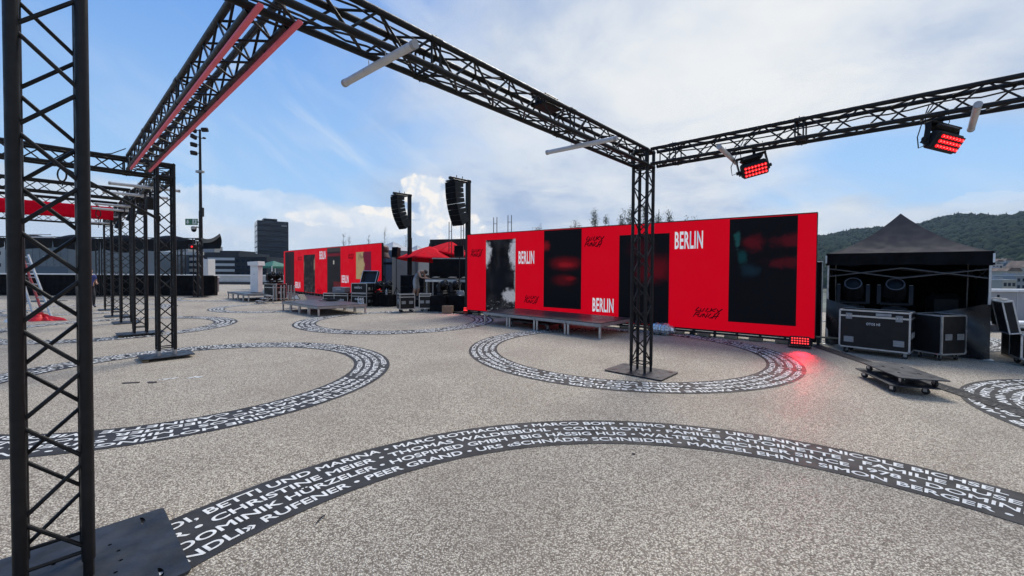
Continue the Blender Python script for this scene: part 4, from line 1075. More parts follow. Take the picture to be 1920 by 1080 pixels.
moving_head('moving light on the far flight case, pointing left, the right one', at(521.5, 22.5) + Vector((0, 0, .932)), R(-115), R(-62), 1.0)
for u, lab in ((709, 'left of two moving lights on black cubes by the farther red wall'), (726, 'right of two moving lights on black cubes by the farther red wall')):
    moving_head(lab, at(u, 19.5) + Vector((0, 0, .555)), R(60), R(64), 1.0)
for u, lab in ((830, 'left of two moving lights under the high desk by the red umbrellas'), (853, 'right of two moving lights under the high desk by the red umbrellas')):
    moving_head(lab, at(u, 17.3) + Vector((0, 0, .652)), R(62), R(58), 1.02)
def draped_cube(label, p, rz, w, d, h):
    t = thing('draped_cube', label, 'plinth', p, rz, 'black draped plinths')
    mb = MB(); mb.box((0, 0, h - .01), (w, d, .02), bev=.006); mb.build('top', CLOTH, t)
    mb = MB(); n = 64; ring_ = []
    for i in range(n):
        u = i / n * 4; k = int(u); f = u - k; c4 = [(-w / 2, -d / 2), (w / 2, -d / 2), (w / 2, d / 2), (-w / 2, d / 2)]; a, b = c4[k], c4[(k + 1) % 4]
        ring_.append((a[0] + (b[0] - a[0]) * f, a[1] + (b[1] - a[1]) * f))
    vs = [(x, y, h - .012) for x, y in ring_] + [(x * (1.03 + .025 * math.sin(i * 1.9)), y * (1.03 + .025 * math.sin(i * 1.9)), .006) for i, (x, y) in enumerate(ring_)]
    mb.add(vs, [(i, (i + 1) % n, n + (i + 1) % n, n + i) for i in range(n)]); mb.build('drape', CLOTH, t, 3)
draped_cube('left black draped cube carrying a moving light by the farther red wall', at(706, 19.55), R(-30), .52, .5, .555)
draped_cube('right black draped cube carrying a moving light by the farther red wall', at(727, 19.5), R(-22), .6, .5, .555)
draped_cube('left black draped cube under the high desk by the red umbrellas', at(826, 17.3), R(-10), .68, .6, .652)
draped_cube('right black draped cube under the high desk by the red umbrellas', at(859, 17.35), R(-10), .72, .6, .652)
# ------------------------------------------------------------------ sound gear and the middle
def sub_box(label, p, rz, w=.66, d=.7, h=.55):
    t = thing('subwoofer', label, 'loudspeaker', p, rz, 'stacked black subwoofers')
    mb = MB(); mb.box((0, 0, h / 2), (w, d, h), bev=.012); mb.build('cabinet', BLK, t)
    mb = MB(); mb.box((0, -d / 2 - .004, h / 2), (w - .07, .012, h - .07), bev=.004); mb.build('grille', CLOTH, t)
for i, (u, z, lab) in enumerate(((768, .352, 'lower left'), (789, .352, 'lower right'), (768, .905, 'upper left'), (789, .905, 'upper right'))):
    sub_box('%s subwoofer of the black stack behind the bent over man' % lab, at(u, 21.0) + Vector((0, 0, z)), R(-14))
t = thing('black_riser', 'low black riser under the subwoofers and the bent over man', 'riser', at(786, 20.8), R(-14))
mb = MB(); mb.box((0, 0, .335), (2.3, 2.6, .03)); mb.build('deck', DECK, t, 0); mb = MB(); mb.box((0, 0, .16), (2.24, 2.54, .318)); mb.build('skirt', CLOTH, t, 0)
def speaker_box(label, p, rz, w, h, d, tilt=0):
    t = thing('loudspeaker', label, 'loudspeaker', p, rz); M = Matrix.Rotation(tilt, 4, 'X')
    mb = MB(); mb.prism([(-w / 2, -d / 2), (w / 2, -d / 2), (w * .34, d / 2), (-w * .34, d / 2)], Matrix.Identity(4), h); mb.build('cabinet', BLKP, t, .3, M)
    mb = MB(); mb.box((0, -d / 2 - .006, h / 2), (w - .04, .014, h - .05), bev=.004); mb.build('grille', CLOTH, t, M=M)
    mb = MB()
    for s_ in (-1, 1): mb.cyl((s_ * w / 2, 0, h * .5), (s_ * (w / 2 + .06), 0, h * .5), .02, 8)
    mb.build('bracket', BLKP, t, M=M)
    return t
def tripod(label, p, h, spread=.5, legz=.75):
    t = thing('speaker_stand', label, 'speaker stand', p); mb = MB(); mb.cyl((0, 0, .12), (0, 0, h), .019, 8); mb.build('pole', TR, t)
    mb = MB(); mb.cyl((0, 0, legz - .05), (0, 0, legz + .05), .035, 8); mb.build('collar', BLKP, t)
    for i in range(3):
        a = R(120 * i + 20); mb = MB(); mb.cyl((.03 * math.cos(a), .03 * math.sin(a), legz), (spread * math.cos(a), spread * math.sin(a), .012), .013, 6); mb.cyl((0, 0, .2), (spread * .5 * math.cos(a), spread * .5 * math.sin(a), legz * .5), .008, 5); mb.build('leg', TR, t)
    return t
q = at(743, 21.9); tripod('black tripod stand carrying a loudspeaker before the grey tent', q, 2.36); speaker_box('black loudspeaker on the tripod stand before the grey tent', q + Vector((0, 0, 2.36)), R(-20), .36, .53, .36, R(-6))
q = at(861.5, 17.75); t = tripod('black stand carrying a loudspeaker at the left end of the nearer red wall', q, 2.27, .45); speaker_box('black loudspeaker above the high desk beside the nearer red wall', q + Vector((0, 0, 2.27)), R(-5), .40, .48, .36, R(-4))
# high desk of stage parts
t = thing('high_desk', 'high desk of metal stage parts beside the nearer red wall', 'desk', at(843, 18.35), R(-8))
mb = MB(); mb.box((0, 0, 1.315), (1.9, .9, .03)); mb.build('desk_board', DECK, t, 0)
mb = MB(); mb.box((0, -.44, 1.25), (1.92, .04, .10), bev=.005); mb.box((0, .44, 1.25), (1.92, .04, .10), bev=.005); mb.box((-.94, 0, 1.25), (.04, .84, .10)); mb.box((.94, 0, 1.25), (.04, .84, .10)); mb.build('edge_frame', ALU, t)
for x in (-.9, .35, .9):
    for y in (-.4, .4): mb = MB(); mb.box((x, y, .6), (.05, .05, 1.2), bev=.006); mb.build('leg', ALUD, t)
for i, (x, w, lab) in enumerate(((-.62, .30, 'left small black mixer on the high desk'), (.12, .34, 'middle small black mixer on the high desk'), (.68, .26, 'right small black player on the high desk'))):
    o = thing('mixer', lab, 'mixer', t.location + Vector((x, x * -.14, 1.332)), R(-8)); mb = MB(); mb.prism([(-.15, 0), (.15, 0), (.15, .09), (-.15, .04)], Matrix(((0, 0, 1, -w / 2), (1, 0, 0, 0), (0, 1, 0, 0), (0, 0, 0, 1))), w); mb.build('housing', BLKP, o, 0); mb = MB(); mb.box((0, 0, .073), (w * .5, .05, .012), 0, Matrix.Rotation(R(9), 3, 'X')); mb.build('display', ALUD, o, 0)
t = thing('stage_backdrop', 'black cloth backdrop box behind the high desk', 'backdrop', at(850, 20.2), R(-10))
mb = MB(); mb.box((0, 0, 1.15), (1.75, .9, 2.3)); mb.build('cloth_box', CLOTH, t, 0); mb = MB(); mb.box((0, -.47, 2.27), (1.8, .05, .05)); mb.build('rail', ALUD, t, 0)
t = thing('black_container', 'black flat topped container behind the red umbrellas', 'container', at(856, 25.5), R(-20))
mb = MB(); mb.box((0, 0, 1.78), (2.8, 1.6, 3.56)); mb.build('body', BLK, t, 0)
for k in range(8): mb = MB(); mb.box((-1.2 + k * .34, -.81, 1.75), (.10, .03, 3.3)); mb.build('rib', BLK, t, 0)
# umbrellas
def umbrella(label, p, h, rad, rim, rz, tilt=(0, 0), n=6):
    t = thing('red_umbrella', label, 'umbrella', p, rz, 'red umbrellas'); M = Matrix.Translation((0, 0, h)) @ Matrix.Rotation(tilt[0], 4, 'X') @ Matrix.Rotation(tilt[1], 4, 'Y') @ Matrix.Translation((0, 0, -h))
    for i in range(n):
        a0, a1 = 2 * math.pi * i / n, 2 * math.pi * (i + 1) / n
        def f(u, v):
            r_ = rad * v; e0 = Vector((math.cos(a0), math.sin(a0), 0)); e1 = Vector((math.cos(a1), math.sin(a1), 0)); d_ = e0.lerp(e1, u)
            sag = .06 * math.sin(math.pi * u) * v; return M @ Vector((d_.x * r_, d_.y * r_, h - (h - rim) * v ** 1.15 - sag * .6))
        mb = MB(); mb.grid(f, 6, 8); o = mb.build('canopy_panel', REDCL, t, 3); s_ = o.modifiers.new('thick', 'SOLIDIFY'); s_.thickness = .006
    mb = MB()
    for i in range(n):
        a = 2 * math.pi * i / n; mb.cyl(M @ Vector((0, 0, h - .03)), M @ Vector((rad * .98 * math.cos(a), rad * .98 * math.sin(a), rim - .02)), .008, 5)
    mb.build('rib_set', TR, t)
    mb = MB(); mb.cyl((0, 0, .02), (0, 0, h), .022, 8); mb.build('pole', TR, t); mb = MB(); mb.lathe([(.05, h - .02), (.03, h + .06), (.012, h + .16)], 10); mb.build('finial', BLKP, t)
    mb = MB(); mb.lathe([(.30, .0), (.30, .05), (.05, .09)], 16); mb.build('foot', BLKP, t)
    return t
umbrella('front red umbrella, whole, over the bent over man', at(805, 22.2), 2.98, 1.72, 2.24, R(14), (R(-3), R(2)))
umbrella('rear red umbrella, larger, partly behind the nearer red wall', at(846, 23.4), 3.32, 1.72, 2.42, R(20), (R(-4), R(8)))
# line arrays
def line_array(pole_p, ph, lab, n, cab_h, bends, fw, rz=RZ):
    t = thing('array_mast', 'black mast holding the %s hanging loudspeaker column' % lab, 'mast', pole_p, rz, 'masts of the loudspeaker columns')
    mb = MB(); mb.box((0, 0, ph / 2), (.16, .16, ph), bev=.01); mb.box((0, .10, ph * .3), (.12, .05, ph * .6), bev=.008); mb.build('mast', TR, t)
    mb = MB(); mb.box((0, 0, .03), (1.0, 1.0, .06)); mb.build('base', TR, t, 0)
    mb = MB(); mb.box((0, -.42, ph - .06), (.14, 1.06, .10), bev=.01); mb.box((0, -.6, ph - .16), (.5, .7, .05), bev=.01)
    for k in (-.3, -.6): mb.cyl((0, k, ph - .02), (0, k, ph + .09), .015, 6)
    mb.build('arm', TR, t)
    a = thing('loudspeaker_column', 'black hanging loudspeaker column on the %s mast, curved like a J' % lab, 'loudspeaker', pole_p + Vector((0, 0, ph - .2)), rz, 'hanging loudspeaker columns')
    w, d = .62, .46
    cabm = MB(); cabm.prism([(-.30, 0), (.30, 0), (.235, d), (-.235, d)], Matrix.Identity(4), cab_h - .006); cabm.v = [(x, y, (z - cab_h / 2) * (1 - .28 * y / d) + cab_h / 2) for x, y, z in cabm.v]; cm = cabm.mesh('cabinet', BLKP, .3)
    gm = MB(); gm.box((0, -.006, (cab_h - .008) / 2), (.585, .016, cab_h - .02), bev=.004); gmm = gm.mesh('grille', CLOTH)
    hm = MB(); 
    sd = Vector((.2675, 0, cab_h / 2)); ang_ = math.atan2(.065, d)
    for k in (.17, .25): hm.box((.301 - .065 * k / d, k, cab_h * .5), (.012, .05, .055), ang_)
    hmm = hm.mesh('handle', BLK)
    pos = Vector((0, -.92, 0)); tl = 0.0
    for k in range(n):
        tl += bends(k); dn = Vector((0, math.sin(tl), -math.cos(tl)))
        nxt = pos + dn * cab_h
        M = Matrix.Translation(nxt + Vector((0, 0, 0))) @ Matrix.Rotation(tl, 4, 'X')
        c = link(cm, 'cabinet', a, M); link(gmm, 'grille', c); link(hmm, 'handle', c); pos = nxt
    return t
line_array(at(767.5, 21.6) , 5.62, 'left', 8, .218, lambda k: R(2 if k < 2 else 5.2), .5)
line_array(at(877, 16.65), 5.30, 'right', 8, .215, lambda k: R(2 if k < 2 else 3.6), .5)
# grey marquee and the bulb letter
GT = mat('grey_blue_tent_cloth', (.145, .165, .20), .75, 0, .08, 1.2, .1, 20); GTL = mat('pale_tent_cloth', (.33, .345, .37), .7, 0, .06, 1.5, .1, 20)
def pagoda(label, p, rz, s, eave, apex, wallmat):
    t = thing('grey_tent', label, 'tent', p, rz, 'grey tents between the red walls'); hs = s / 2
    c4 = [(-hs, -hs), (hs, -hs), (hs, hs), (-hs, hs)]
    for i in range(4):
        a, b = c4[i], c4[(i + 1) % 4]
        mb = MB(); mb.add([(a[0], a[1], .02), (b[0], b[1], .02), (b[0], b[1], eave), (a[0], a[1], eave)], [(0, 1, 2, 3)]); mb.build('wall_panel', wallmat, t, 0)
        def f(u, v):
            x = a[0] + (b[0] - a[0]) * u; y = a[1] + (b[1] - a[1]) * u; return (x * (1 - v) * 1.02, y * (1 - v) * 1.02, eave + (apex - eave) * v ** 1.5)
        mb = MB(); mb.grid(f, 6, 8); mb.build('roof_panel', GTL, t, 2)
        mb = MB(); mb.box((a[0] * 1.01, a[1] * 1.01, eave / 2), (.06, .06, eave)); mb.build('corner_post', ALUD, t, 0)
pagoda('grey blue tent with a low peaked roof right of the farther red wall', at(737, 28.2), R(-30), 3.0, 2.95, 3.62, GT)
pagoda('paler grey tent behind the front red umbrella', at(782, 30.0), R(-30), 3.0, 2.7, 3.5, GTL)
t = thing('bulb_letter', 'dark red letter R outlined with light bulbs at the end of the farther red wall', 'letter sign', at(719, 25.4) + Vector((0, 0, 2.42)), R(-12))
RC = mat('dark_red_letter_paint', (.07, .012, .012), .5)
me = text_mesh('R', .03, 3)
bm = bmesh.new(); bm.from_mesh(me); g_ = bmesh.ops.extrude_face_region(bm, geom=bm.faces[:]); bmesh.ops.translate(bm, vec=(0, 0, .12), verts=[v for v in g_['geom'] if isinstance(v, bmesh.types.BMVert)]); bm.to_mesh(me); bm.free()
for v in me.vertices: v.co = (v.co.x * .72, -v.co.z, v.co.y * 1.08)
me.materials.append(RC); link(me, 'letter_body', t)
mb = MB()
for x, z in [(.07, .08 + .09 * i) for i in range(8)] + [(.16, .70), (.26, .69), (.35, .62), (.36, .52), (.30, .44), (.2, .40), (.25, .31), (.31, .21), (.37, .1)]: mb.ball((x, -.145, z), .022, 8, 5)
mb.build('bulb_set', mat('unlit_bulb_glass', (.75, .70, .62), .2), t)
mb = MB(); mb.box((.06, .08, -1.2), (.05, .05, 2.4)); mb.box((.06, .06, .3), (.05, .06, .7)); mb.box((.30, -.03, -.32), (.6, .03, .14)); mb.build('stand', TR, t, 0)
# small things at the foot of the wall
t = thing('cardboard_box', 'brown cardboard box on the floor before the black draped cubes', 'box', at(840, 16.55), R(-6))
mb = MB(); mb.box((0, 0, .15), (.40, .30, .30), bev=.006); mb.build('carton', CARD, t); mb = MB(); mb.box((0, 0, .3015), (.402, .05, .003)); mb.build('tape', mat('brown_tape', (.30, .22, .13), .4), t, 0)
t = thing('bottle_pack', 'shrink wrapped pack of clear bottles on the right black draped cube', 'bottle pack', at(863.5, 17.2) + Vector((0, 0, .654)), R(-10))
for i in range(4):
    for j in range(2):
        mb = MB(); x, y = (i - 1.5) * .075, (j - .5) * .075; mb.lathe([(.03, 0), (.036, .02), (.036, .15), (.015, .21), (.015, .235)], 9, Matrix.Translation((x, y, 0))); mb.build('bottle', BOT, t)
mb = MB(); mb.ball((0, 0, .1), .17, 12, 8, (1.0, .6, .75)); 
for i, v in enumerate(mb.v): mb.v[i] = (v[0] * (1 + .12 * math.sin(i * 7.1)), v[1] * (1 + .12 * math.sin(i * 5.3)), max(0, v[2] * (1 + .1 * math.sin(i * 3.7))))
mb.build('wrap_film', mat('clear_film', (.8, .82, .86), .12, 0, .05, 10, trans=.85), t, .4)
t = thing('water_bottle', 'single water bottle between the moving lights by the farther red wall', 'bottle', at(724.5, 19.2) + Vector((0, 0, .558)))
mb = MB(); mb.lathe([(.04, 0), (.045, .01), (.045, .19), (.016, .27), (.016, .29)], 12); mb.build('body', BOT, t); mb = MB(); mb.cyl((0, 0, .2905), (0, 0, .31), .018, 10); mb.build('cap', mat('blue_cap', (.05, .15, .4), .4), t)
pb = G(1243, 629); t = thing('wrapped_bundle', 'silvery bundle wrapped in clear plastic at the foot of the red wall', 'bundle', (pb.x, pb.y + .12, 0), R(-32))
rd = random.Random(5); mb = MB()
mb.tube([(-.28 + .56 * i / 10, .02 * math.sin(i * 2.0), .16) for i in range(11)], .13, 14, [.10 + .03 * rd.random() + (.03 if 1 < i < 9 else -.03) for i in range(11)])
mb.v = [(x, y, max(.004, z + .018 * math.sin(x * 40 + y * 31))) for x, y, z in mb.v]; mb.build('roll', mat('silver_foil', (.62, .66, .70), .22, .8, .1, 8, .5, 14), t, .35)
mb = MB(); mb.tube([(-.33 + .66 * i / 12, .03 * math.sin(i * 1.3), .15) for i in range(13)], .15, 14, [.06 + .10 * min(1, 3 * min(i, 12 - i) / 12) + .03 * rd.random() for i in range(13)])
mb.v = [(x, y, max(.005, z)) for x, y, z in mb.v]; mb.build('film', mat('clear_film', (.8, .82, .86), .12, trans=.85), t, .3)
# two castor plates stacked right of the middle
def plate_dolly(label, c, ang_, z, L, w):
    t = thing('plate_dolly', label, 'dolly', (c[0], c[1], z), ang_, 'stacked plate dollies')
    me = curve_mesh('plate', rounded(L, w, .02), [[(sx * .2 + .05 * math.cos(R(60 * i)), sy * .12 + .016 * math.sin(R(60 * i))) for i in range(6)] for sx in (-1, 1) for sy in (-1, 1)], .014)
    me.materials.append(PLATE); link(me, 'plate', t, Matrix.Translation((0, 0, .119)))
    casters(t, [(sx * (L / 2 - .14), sy * (w / 2 - .09), 0) for sx in (-1, 1) for sy in (-1, 1)], .045, .2, True)
plate_dolly('lower of the two stacked black castor plates on the right floor', (5.80, 6.28), R(71), 0.0, 1.12, .56)
plate_dolly('upper of the two stacked black castor plates on the right floor', (5.84, 6.22), R(73.5), .126, 1.12, .56)

# ------------------------------------------------------------------ the black pop-up tent
FL = Vector((7.45, 9.88, 0)); TA = R(-41); S = 2.62
t = thing('popup_tent', 'black pop-up tent with a peaked grey looking roof right of the red wall', 'tent', FL, TA)
EV, AP, VAL = 2.15, 3.14, .28
c4 = [(0, 0), (S, 0), (S, S), (0, S)]; mid = (S / 2, S / 2)
for i in range(4):
    a, b = c4[i], c4[(i + 1) % 4]
    def f(u, v):
        x = a[0] + (b[0] - a[0]) * u; y = a[1] + (b[1] - a[1]) * u; k = v
        sag = -.03 * math.sin(math.pi * u) * (1 - v) * math.sin(math.pi * min(1, v * 1.3))
        return (x + (mid[0] - x) * k, y + (mid[1] - y) * k, EV + (AP - EV) * (.38 * k + .62 * k ** 1.9) + sag)
    mb = MB(); mb.grid(f, 14, 14); mb.build('roof_panel', GREYCL, t, 2)
    def g2(u, v):
        x = a[0] + (b[0] - a[0]) * u; y = a[1] + (b[1] - a[1]) * u; n_ = Vector((b[1] - a[1], -(b[0] - a[0]), 0)).normalized()
        w_ = (.012 * math.sin(u * 19 + i) + .01 * math.sin(u * 43)) * v - .02 * math.sin(math.pi * u) * v
        return (x + n_.x * (.012 + w_), y + n_.y * (.012 + w_), EV + .006 - VAL * v * (1 - .06 * math.sin(math.pi * u) - .03 * math.sin(u * 25)))
    mb = MB(); mb.grid(g2, 40, 4); mb.build('valance', CLOTH, t, 3)
for x, y in c4:
    mb = MB(); mb.box((x + (.035 if x == 0 else -.035), y + (.035 if y == 0 else -.035), .62), (.045, .045, 1.24), bev=.004); mb.box((x + (.035 if x == 0 else -.035), y + (.035 if y == 0 else -.035), 1.55), (.036, .036, 1.0), bev=.004)
    mb.box((x + (.035 if x == 0 else -.035), y + (.035 if y == 0 else -.035), .008), (.14, .14, .012)); mb.build('leg', ALU, t)
for x in (-.004, S + .004): mb = MB(); mb.box((x, -.012, EV - .13), (.03, .012, .18), bev=.003); mb.build('corner_tab', WHT, t)
for side in range(4):
    a, b = Vector(c4[side] + (0,)), Vector(c4[(side + 1) % 4] + (0,)); ins = Vector((mid[0], mid[1], 0))
    a = a + (ins - a).normalized() * .09; b = b + (ins - b).normalized() * .09
    for (z0, z1, f0, f1) in ((1.80, 1.60, 0, .5), (1.62, 1.82, 0, .5), (1.60, 1.80, .5, 1), (1.82, 1.62, .5, 1)):
        p, q = a.lerp(b, f0), a.lerp(b, f1); mb = MB(); mb.cyl((p.x, p.y, z0), (q.x, q.y, z1), .014, 6); mb.build('scissor_bar', mat('dull_tent_bar', (.10, .10, .10), .55, .3), t)
for (a, b, nm) in ((c4[2], c4[3], 'back_wall'), (c4[1], c4[2], 'side_wall'), (c4[3], c4[0], 'side_wall')):
    def f(u, v): 
        x = a[0] + (b[0] - a[0]) * u; y = a[1] + (b[1] - a[1]) * u; ins = .03 * math.sin(u * 23) * (1 - v)
        return (x + (mid[0] - x) * .02 + ins * (1 if a[0] == b[0] else 0), y + (mid[1] - y) * .02 + ins * (1 if a[1] == b[1] else 0), .03 + (EV - .05) * v)
    mb = MB(); mb.grid(f, 48, 4); mb.build(nm, CLOTH, t, 3)
def skirt(u, v):
    top = 1.10 - .24 * math.sin(math.pi * min(1, u * 1.05)) ** .8; z = .03 + (top - .03) * v
    fold = .02 * math.sin(u * 31 + v * 7) + .035 * math.sin((u * 5 + v * 3) * 2) * (.4 + v)
    return (S * u * .985 + .02, -.02 + fold - .04 * math.sin(math.pi * u) * v, z)
mb = MB(); mb.grid(skirt, 70, 22); mb.build('front_skirt', GLOSSCL, t, 3)
for u, y, lab in ((1598, TY + .05, 'left'), (1680, 9.4, 'right')):
    flight_case('dark flight case inside the black tent under its %s moving light' % lab, Vector((XA(u, y), y, 0)), TA, .62, .55, .80, lid_gap=0, latches=False, handles=0, cast=False)
t = thing('black_crate', 'rounded black crate at the right inside the black tent', 'crate', FL + Matrix.Rotation(TA, 3, 'Z') @ Vector((2.1, 1.5, 0)), TA); mb = MB(); mb.box((0, 0, .62), (.62, .6, 1.24), bev=.12); mb.build('body', BLKP, t)
# black cloth stand between wall and tent
t = thing('cloth_partition', 'narrow black cloth partition between the red wall and the black tent', 'partition', (7.385, 9.99, 0), R(-15))
mb = MB(); mb.grid(lambda u, v: (u * .24 - .2, .015 * math.sin(u * 20), .02 + 1.95 * v), 12, 3); mb.build('cloth', CLOTH, t, 3); mb = MB(); mb.cyl((.05, 0, .01), (.05, 0, 1.98), .016, 8); mb.cyl((-.2, 0, 1.97), (.06, 0, 1.97), .012, 6); mb.build('frame', ALU, t)
t = thing('timber_plank', 'pale timber plank lying between the wall and the large flight case', 'plank', (7.35, 9.45, .22), R(-33)); mb = MB(); mb.box((0, 0, 0), (.7, .08, .03)); mb.build('board', WOOD, t, 0); mb = MB(); mb.box((-.3, 0, -.117), (.06, .08, .20)); mb.box((.3, 0, -.117), (.06, .08, .20)); mb.build('trestle', BLK, t, 0)
t = thing('warning_cone', 'red and white warning cone behind the right edge of the black tent', 'cone', (16.6, 14.2, 0))
mb = MB(); mb.lathe([(.20, .03), (.15, .28)], 14); mb.lathe([(.11, .48), (.05, .78), (.03, .80)], 14); mb.build('cone', REDCL, t); mb = MB(); mb.lathe([(.149, .281), (.111, .479)], 14); mb.build('white_band', WHT, t); mb = MB(); mb.box((0, 0, .015), (.45, .45, .03)); mb.build('base', REDCL, t, 0)
mb = MB(); mb.cyl((0, 0, .8), (0, 0, 1.0), .03, 8); mb.build('beacon', BLKP, t)

# ------------------------------------------------------------------ left background
# flood light mast
mp = G(377.5, 556)
t = thing('floodlight_mast', 'tall slim dark mast with five small floodlights and an exit sign', 'light mast', mp)
mb = MB(); mb.cyl((0, 0, .02), (0, 0, 5.2), .115, 14, .10); mb.cyl((0, 0, 5.2), (0, 0, 10.15), .085, 12, .06); mb.build('pole', TRD, t)
mb = MB(); mb.box((0, 0, .02), (.5, .5, .03)); mb.build('base', TRD, t, 0)
mb = MB(); mb.box((0, -.02, 7.6), (.42, .20, .14), bev=.01); mb.build('junction_box', ALUD, t)
mb = MB(); mb.box((.12, -.03, 5.15), (.14, .16, .55), bev=.01); mb.box((.0, -.1, 3.5), (.36, .3, .12), bev=.01); mb.build('control_box', TRD, t)
for z, s_, yw in ((10.1, -1, 12), (9.7, -1, 8), (9.22, -1, -6), (8.72, -1, -10), (10.12, 1, 0), (9.62, 1, 14)):
    w_ = .38 if not (s_ > 0 and z < 10) else .16
    M = Matrix.Translation((s_ * .34 if w_ > .2 else s_ * .3, -.06, z)) @ Matrix.Rotation(R(yw + (20 if s_ < 0 else 0)), 4, 'Y') @ Matrix.Rotation(R(25), 4, 'X')
    mb = MB(); mb.box((0, 0, 0), (w_, .16, w_ * .66), bev=.03); mb.build('lamp_head', TRD, t, M=M)
    mb = MB(); mb.cyl((0, 0, z), (s_ * .3, -.04, z + .0), .025, 6); mb.build('bracket', TRD, t)
GR = mat('exit_sign_green', (.022, .075, .045), .5, emit=(.01, .045, .025), estr=.6)
SG = mat('exit_sign_white', (.6, .62, .6), .5)
e = thing('exit_sign', 'green exit sign with a white arrow and running figure on the tall mast', 'exit sign', Vector((mp.x - .46, mp.y - .13, HT(421, mp.y))))
mb = MB(); mb.box((0, 0, 0), (.74, .05, .38), bev=.008); mb.build('panel', GR, e); mb = MB(); mb.box((.36, .06, 0), (.2, .05, .06)); mb.build('bracket', TRD, e, 0)
mb = MB(); Y = -.0275
mb.add([(-.22, Y, -.12), (-.10, Y, .0), (-.165, Y, .0), (-.165, Y, .13), (-.255, Y, .13), (-.255, Y, .0), (-.33, Y, 0)], [(0, 1, 2, 5, 6), (2, 3, 4, 5)]); mb.build('arrow', SG, e, 0)
mb = MB(); mb.box((.20, Y, 0), (.24, .004, .30)); mb.build('doorway', SG, e, 0)
mb = MB(); Y = -.0315; mb.cyl((.22, Y, .09), (.22, Y - .003, .09), .03, 10)
for p, q, w_ in (((.21, .06), (.19, -.03), .05), ((.19, -.03), (.13, -.08), .03), ((.13, -.08), (.10, -.13), .025), ((.19, -.03), (.24, -.08), .03), ((.24, -.08), (.23, -.14), .025), ((.21, .04), (.27, .0), .022), ((.21, .04), (.14, .02), .022)):
    a, b = Vector((p[0], 0, p[1])), Vector((q[0], 0, q[1])); n_ = (b - a).normalized(); n_ = Vector((-n_.z, 0, n_.x)) * w_ / 2; mb.add([a - n_ + Vector((0, Y, 0)), b - n_ + Vector((0, Y, 0)), b + n_ + Vector((0, Y, 0)), a + n_ + Vector((0, Y, 0))], [(0, 1, 2, 3)])
mb.build('figure', GR, e, 0)
e = thing('dome_camera', 'grey dome security camera on an arm below the exit sign', 'security camera', Vector((mp.x - .36, mp.y - .08, HT(434, mp.y))))
mb = MB(); mb.cyl((.34, .06, .1), (.0, 0, .14), .04, 8); mb.build('arm', ALUD, e); mb = MB(); mb.lathe([(.10, .16), (.15, .12), (.15, -.02)], 14); mb.build('housing', ALUD, e); mb = MB(); mb.lathe([(.135, -.021), (.12, -.12), (.05, -.18), (0.001, -.185)], 14); mb.build('dome', LENS, e)

# black awnings and bar at the far left
t = thing('bar_front', 'long black cloth bar front under the far left awning', 'bar', (0, 0, 0))
pa, pb_ = Vector((-31.5, 25.4, 0)), Vector((-18.75, 26.2, 0)); dd = pb_ - pa; k = 12
for i in range(k):
    a = pa + dd * (i / k); b = pa + dd * ((i + 1) / k) ; mb = MB()
    mb.grid(lambda u, v: ((a + (b - a) * u * .996).x, (a + (b - a) * u * .996).y + .012 * math.sin(u * 18 + i), .02 + 1.25 * v), 14, 2); o = mb.build('cloth_panel', CLOTH, t, 3)
mb = MB(); c_ = (pa + pb_) / 2; mb.box((c_.x, c_.y + .22, 1.29), (dd.length, .55, .04), math.atan2(dd.y, dd.x)); mb.build('counter_top', PARW, t, 0)
mb = MB(); mb.box((c_.x, c_.y + .22, .63), (dd.length - .05, .3, 1.24), math.atan2(dd.y, dd.x)); mb.build('carcass', CLOTH, t, 0)
def mini_tower(label, p, top):
    t = thing('truss_tower', label, 'truss tower', p, R(-15), 'towers of the far left awning'); mb = MB(); mb.box((0, 0, .012), (1.1, .8, .02)); mb.build('base_plate', PLATE, t, 0)
    q = .14
    for sx in (-1, 1):
        for sy in (-1, 1): mb = MB(); mb.cyl((sx * q, sy * q, .02), (sx * q, sy * q, top), .03, 6); mb.build('chord', TR, t)
    mb = MB(); n = int(top / .33)
    for i in range(n):
        for y in (-q, q): mb.cyl((-q if (i + (y > 0)) % 2 else q, y, .1 + i * .33), (q if (i + (y > 0)) % 2 else -q, y, .1 + (i + 1) * .33), .012, 4, caps=False)
    o = mb.build('bracing', TRD, t); o['kind'] = 'stuff'
mini_tower('tower of the far left awning standing just left of the tall mast', G(371, 557.5), 3.35)
mini_tower('thin tower of the far left awning, second from the tall mast', G(341, 551.5), 3.35)
mini_tower('tower of the far left awning seen through the huge near tower', Vector((-24.6, 24.9, 0)), 3.35)
AWN = mat('black_awning', (.008, .008, .009), .7, 0, .3, 2, .15, 30, spec=.15)
t = thing('black_awning', 'wide black awning with a hanging valance across the far left', 'awning', (0, 0, 0))
L0, L1 = Vector((-33, 24.7, 0)), Vector((-19.2, 25.3, 0))
for i in range(5):
    a = L0.lerp(L1, i / 5); b = L0.lerp(L1, (i + 1) / 5); z0 = HT(446, 25)
    mb = MB(); mb.grid(lambda u, v: (a.lerp(b, u).x, a.lerp(b, u).y + .06 * math.sin(u * 9 + i) * v, 3.48 - .12 * math.sin(math.pi * u) - v * (.62 + .1 * math.sin(u * 4 + i * 2))), 12, 5); mb.build('valance_panel', AWN, t, 3)
    mb = MB(); mb.grid(lambda u, v: (a.lerp(b, u).x - v * 1.5, a.lerp(b, u).y + v * 1.3, 3.48 - .12 * math.sin(math.pi * u) + .42 * math.sin(math.pi * u) * math.sin(math.pi * min(1, v * 1.2)) - .1 * v), 12, 8); mb.build('roof_panel', AWN, t, 3)
mb = MB()
for z in (3.30, 3.55):
    mb.cyl((L0.x, L0.y + .12, z), (L1.x + .2, L1.y + .12, z), .028, 6)
n = 44
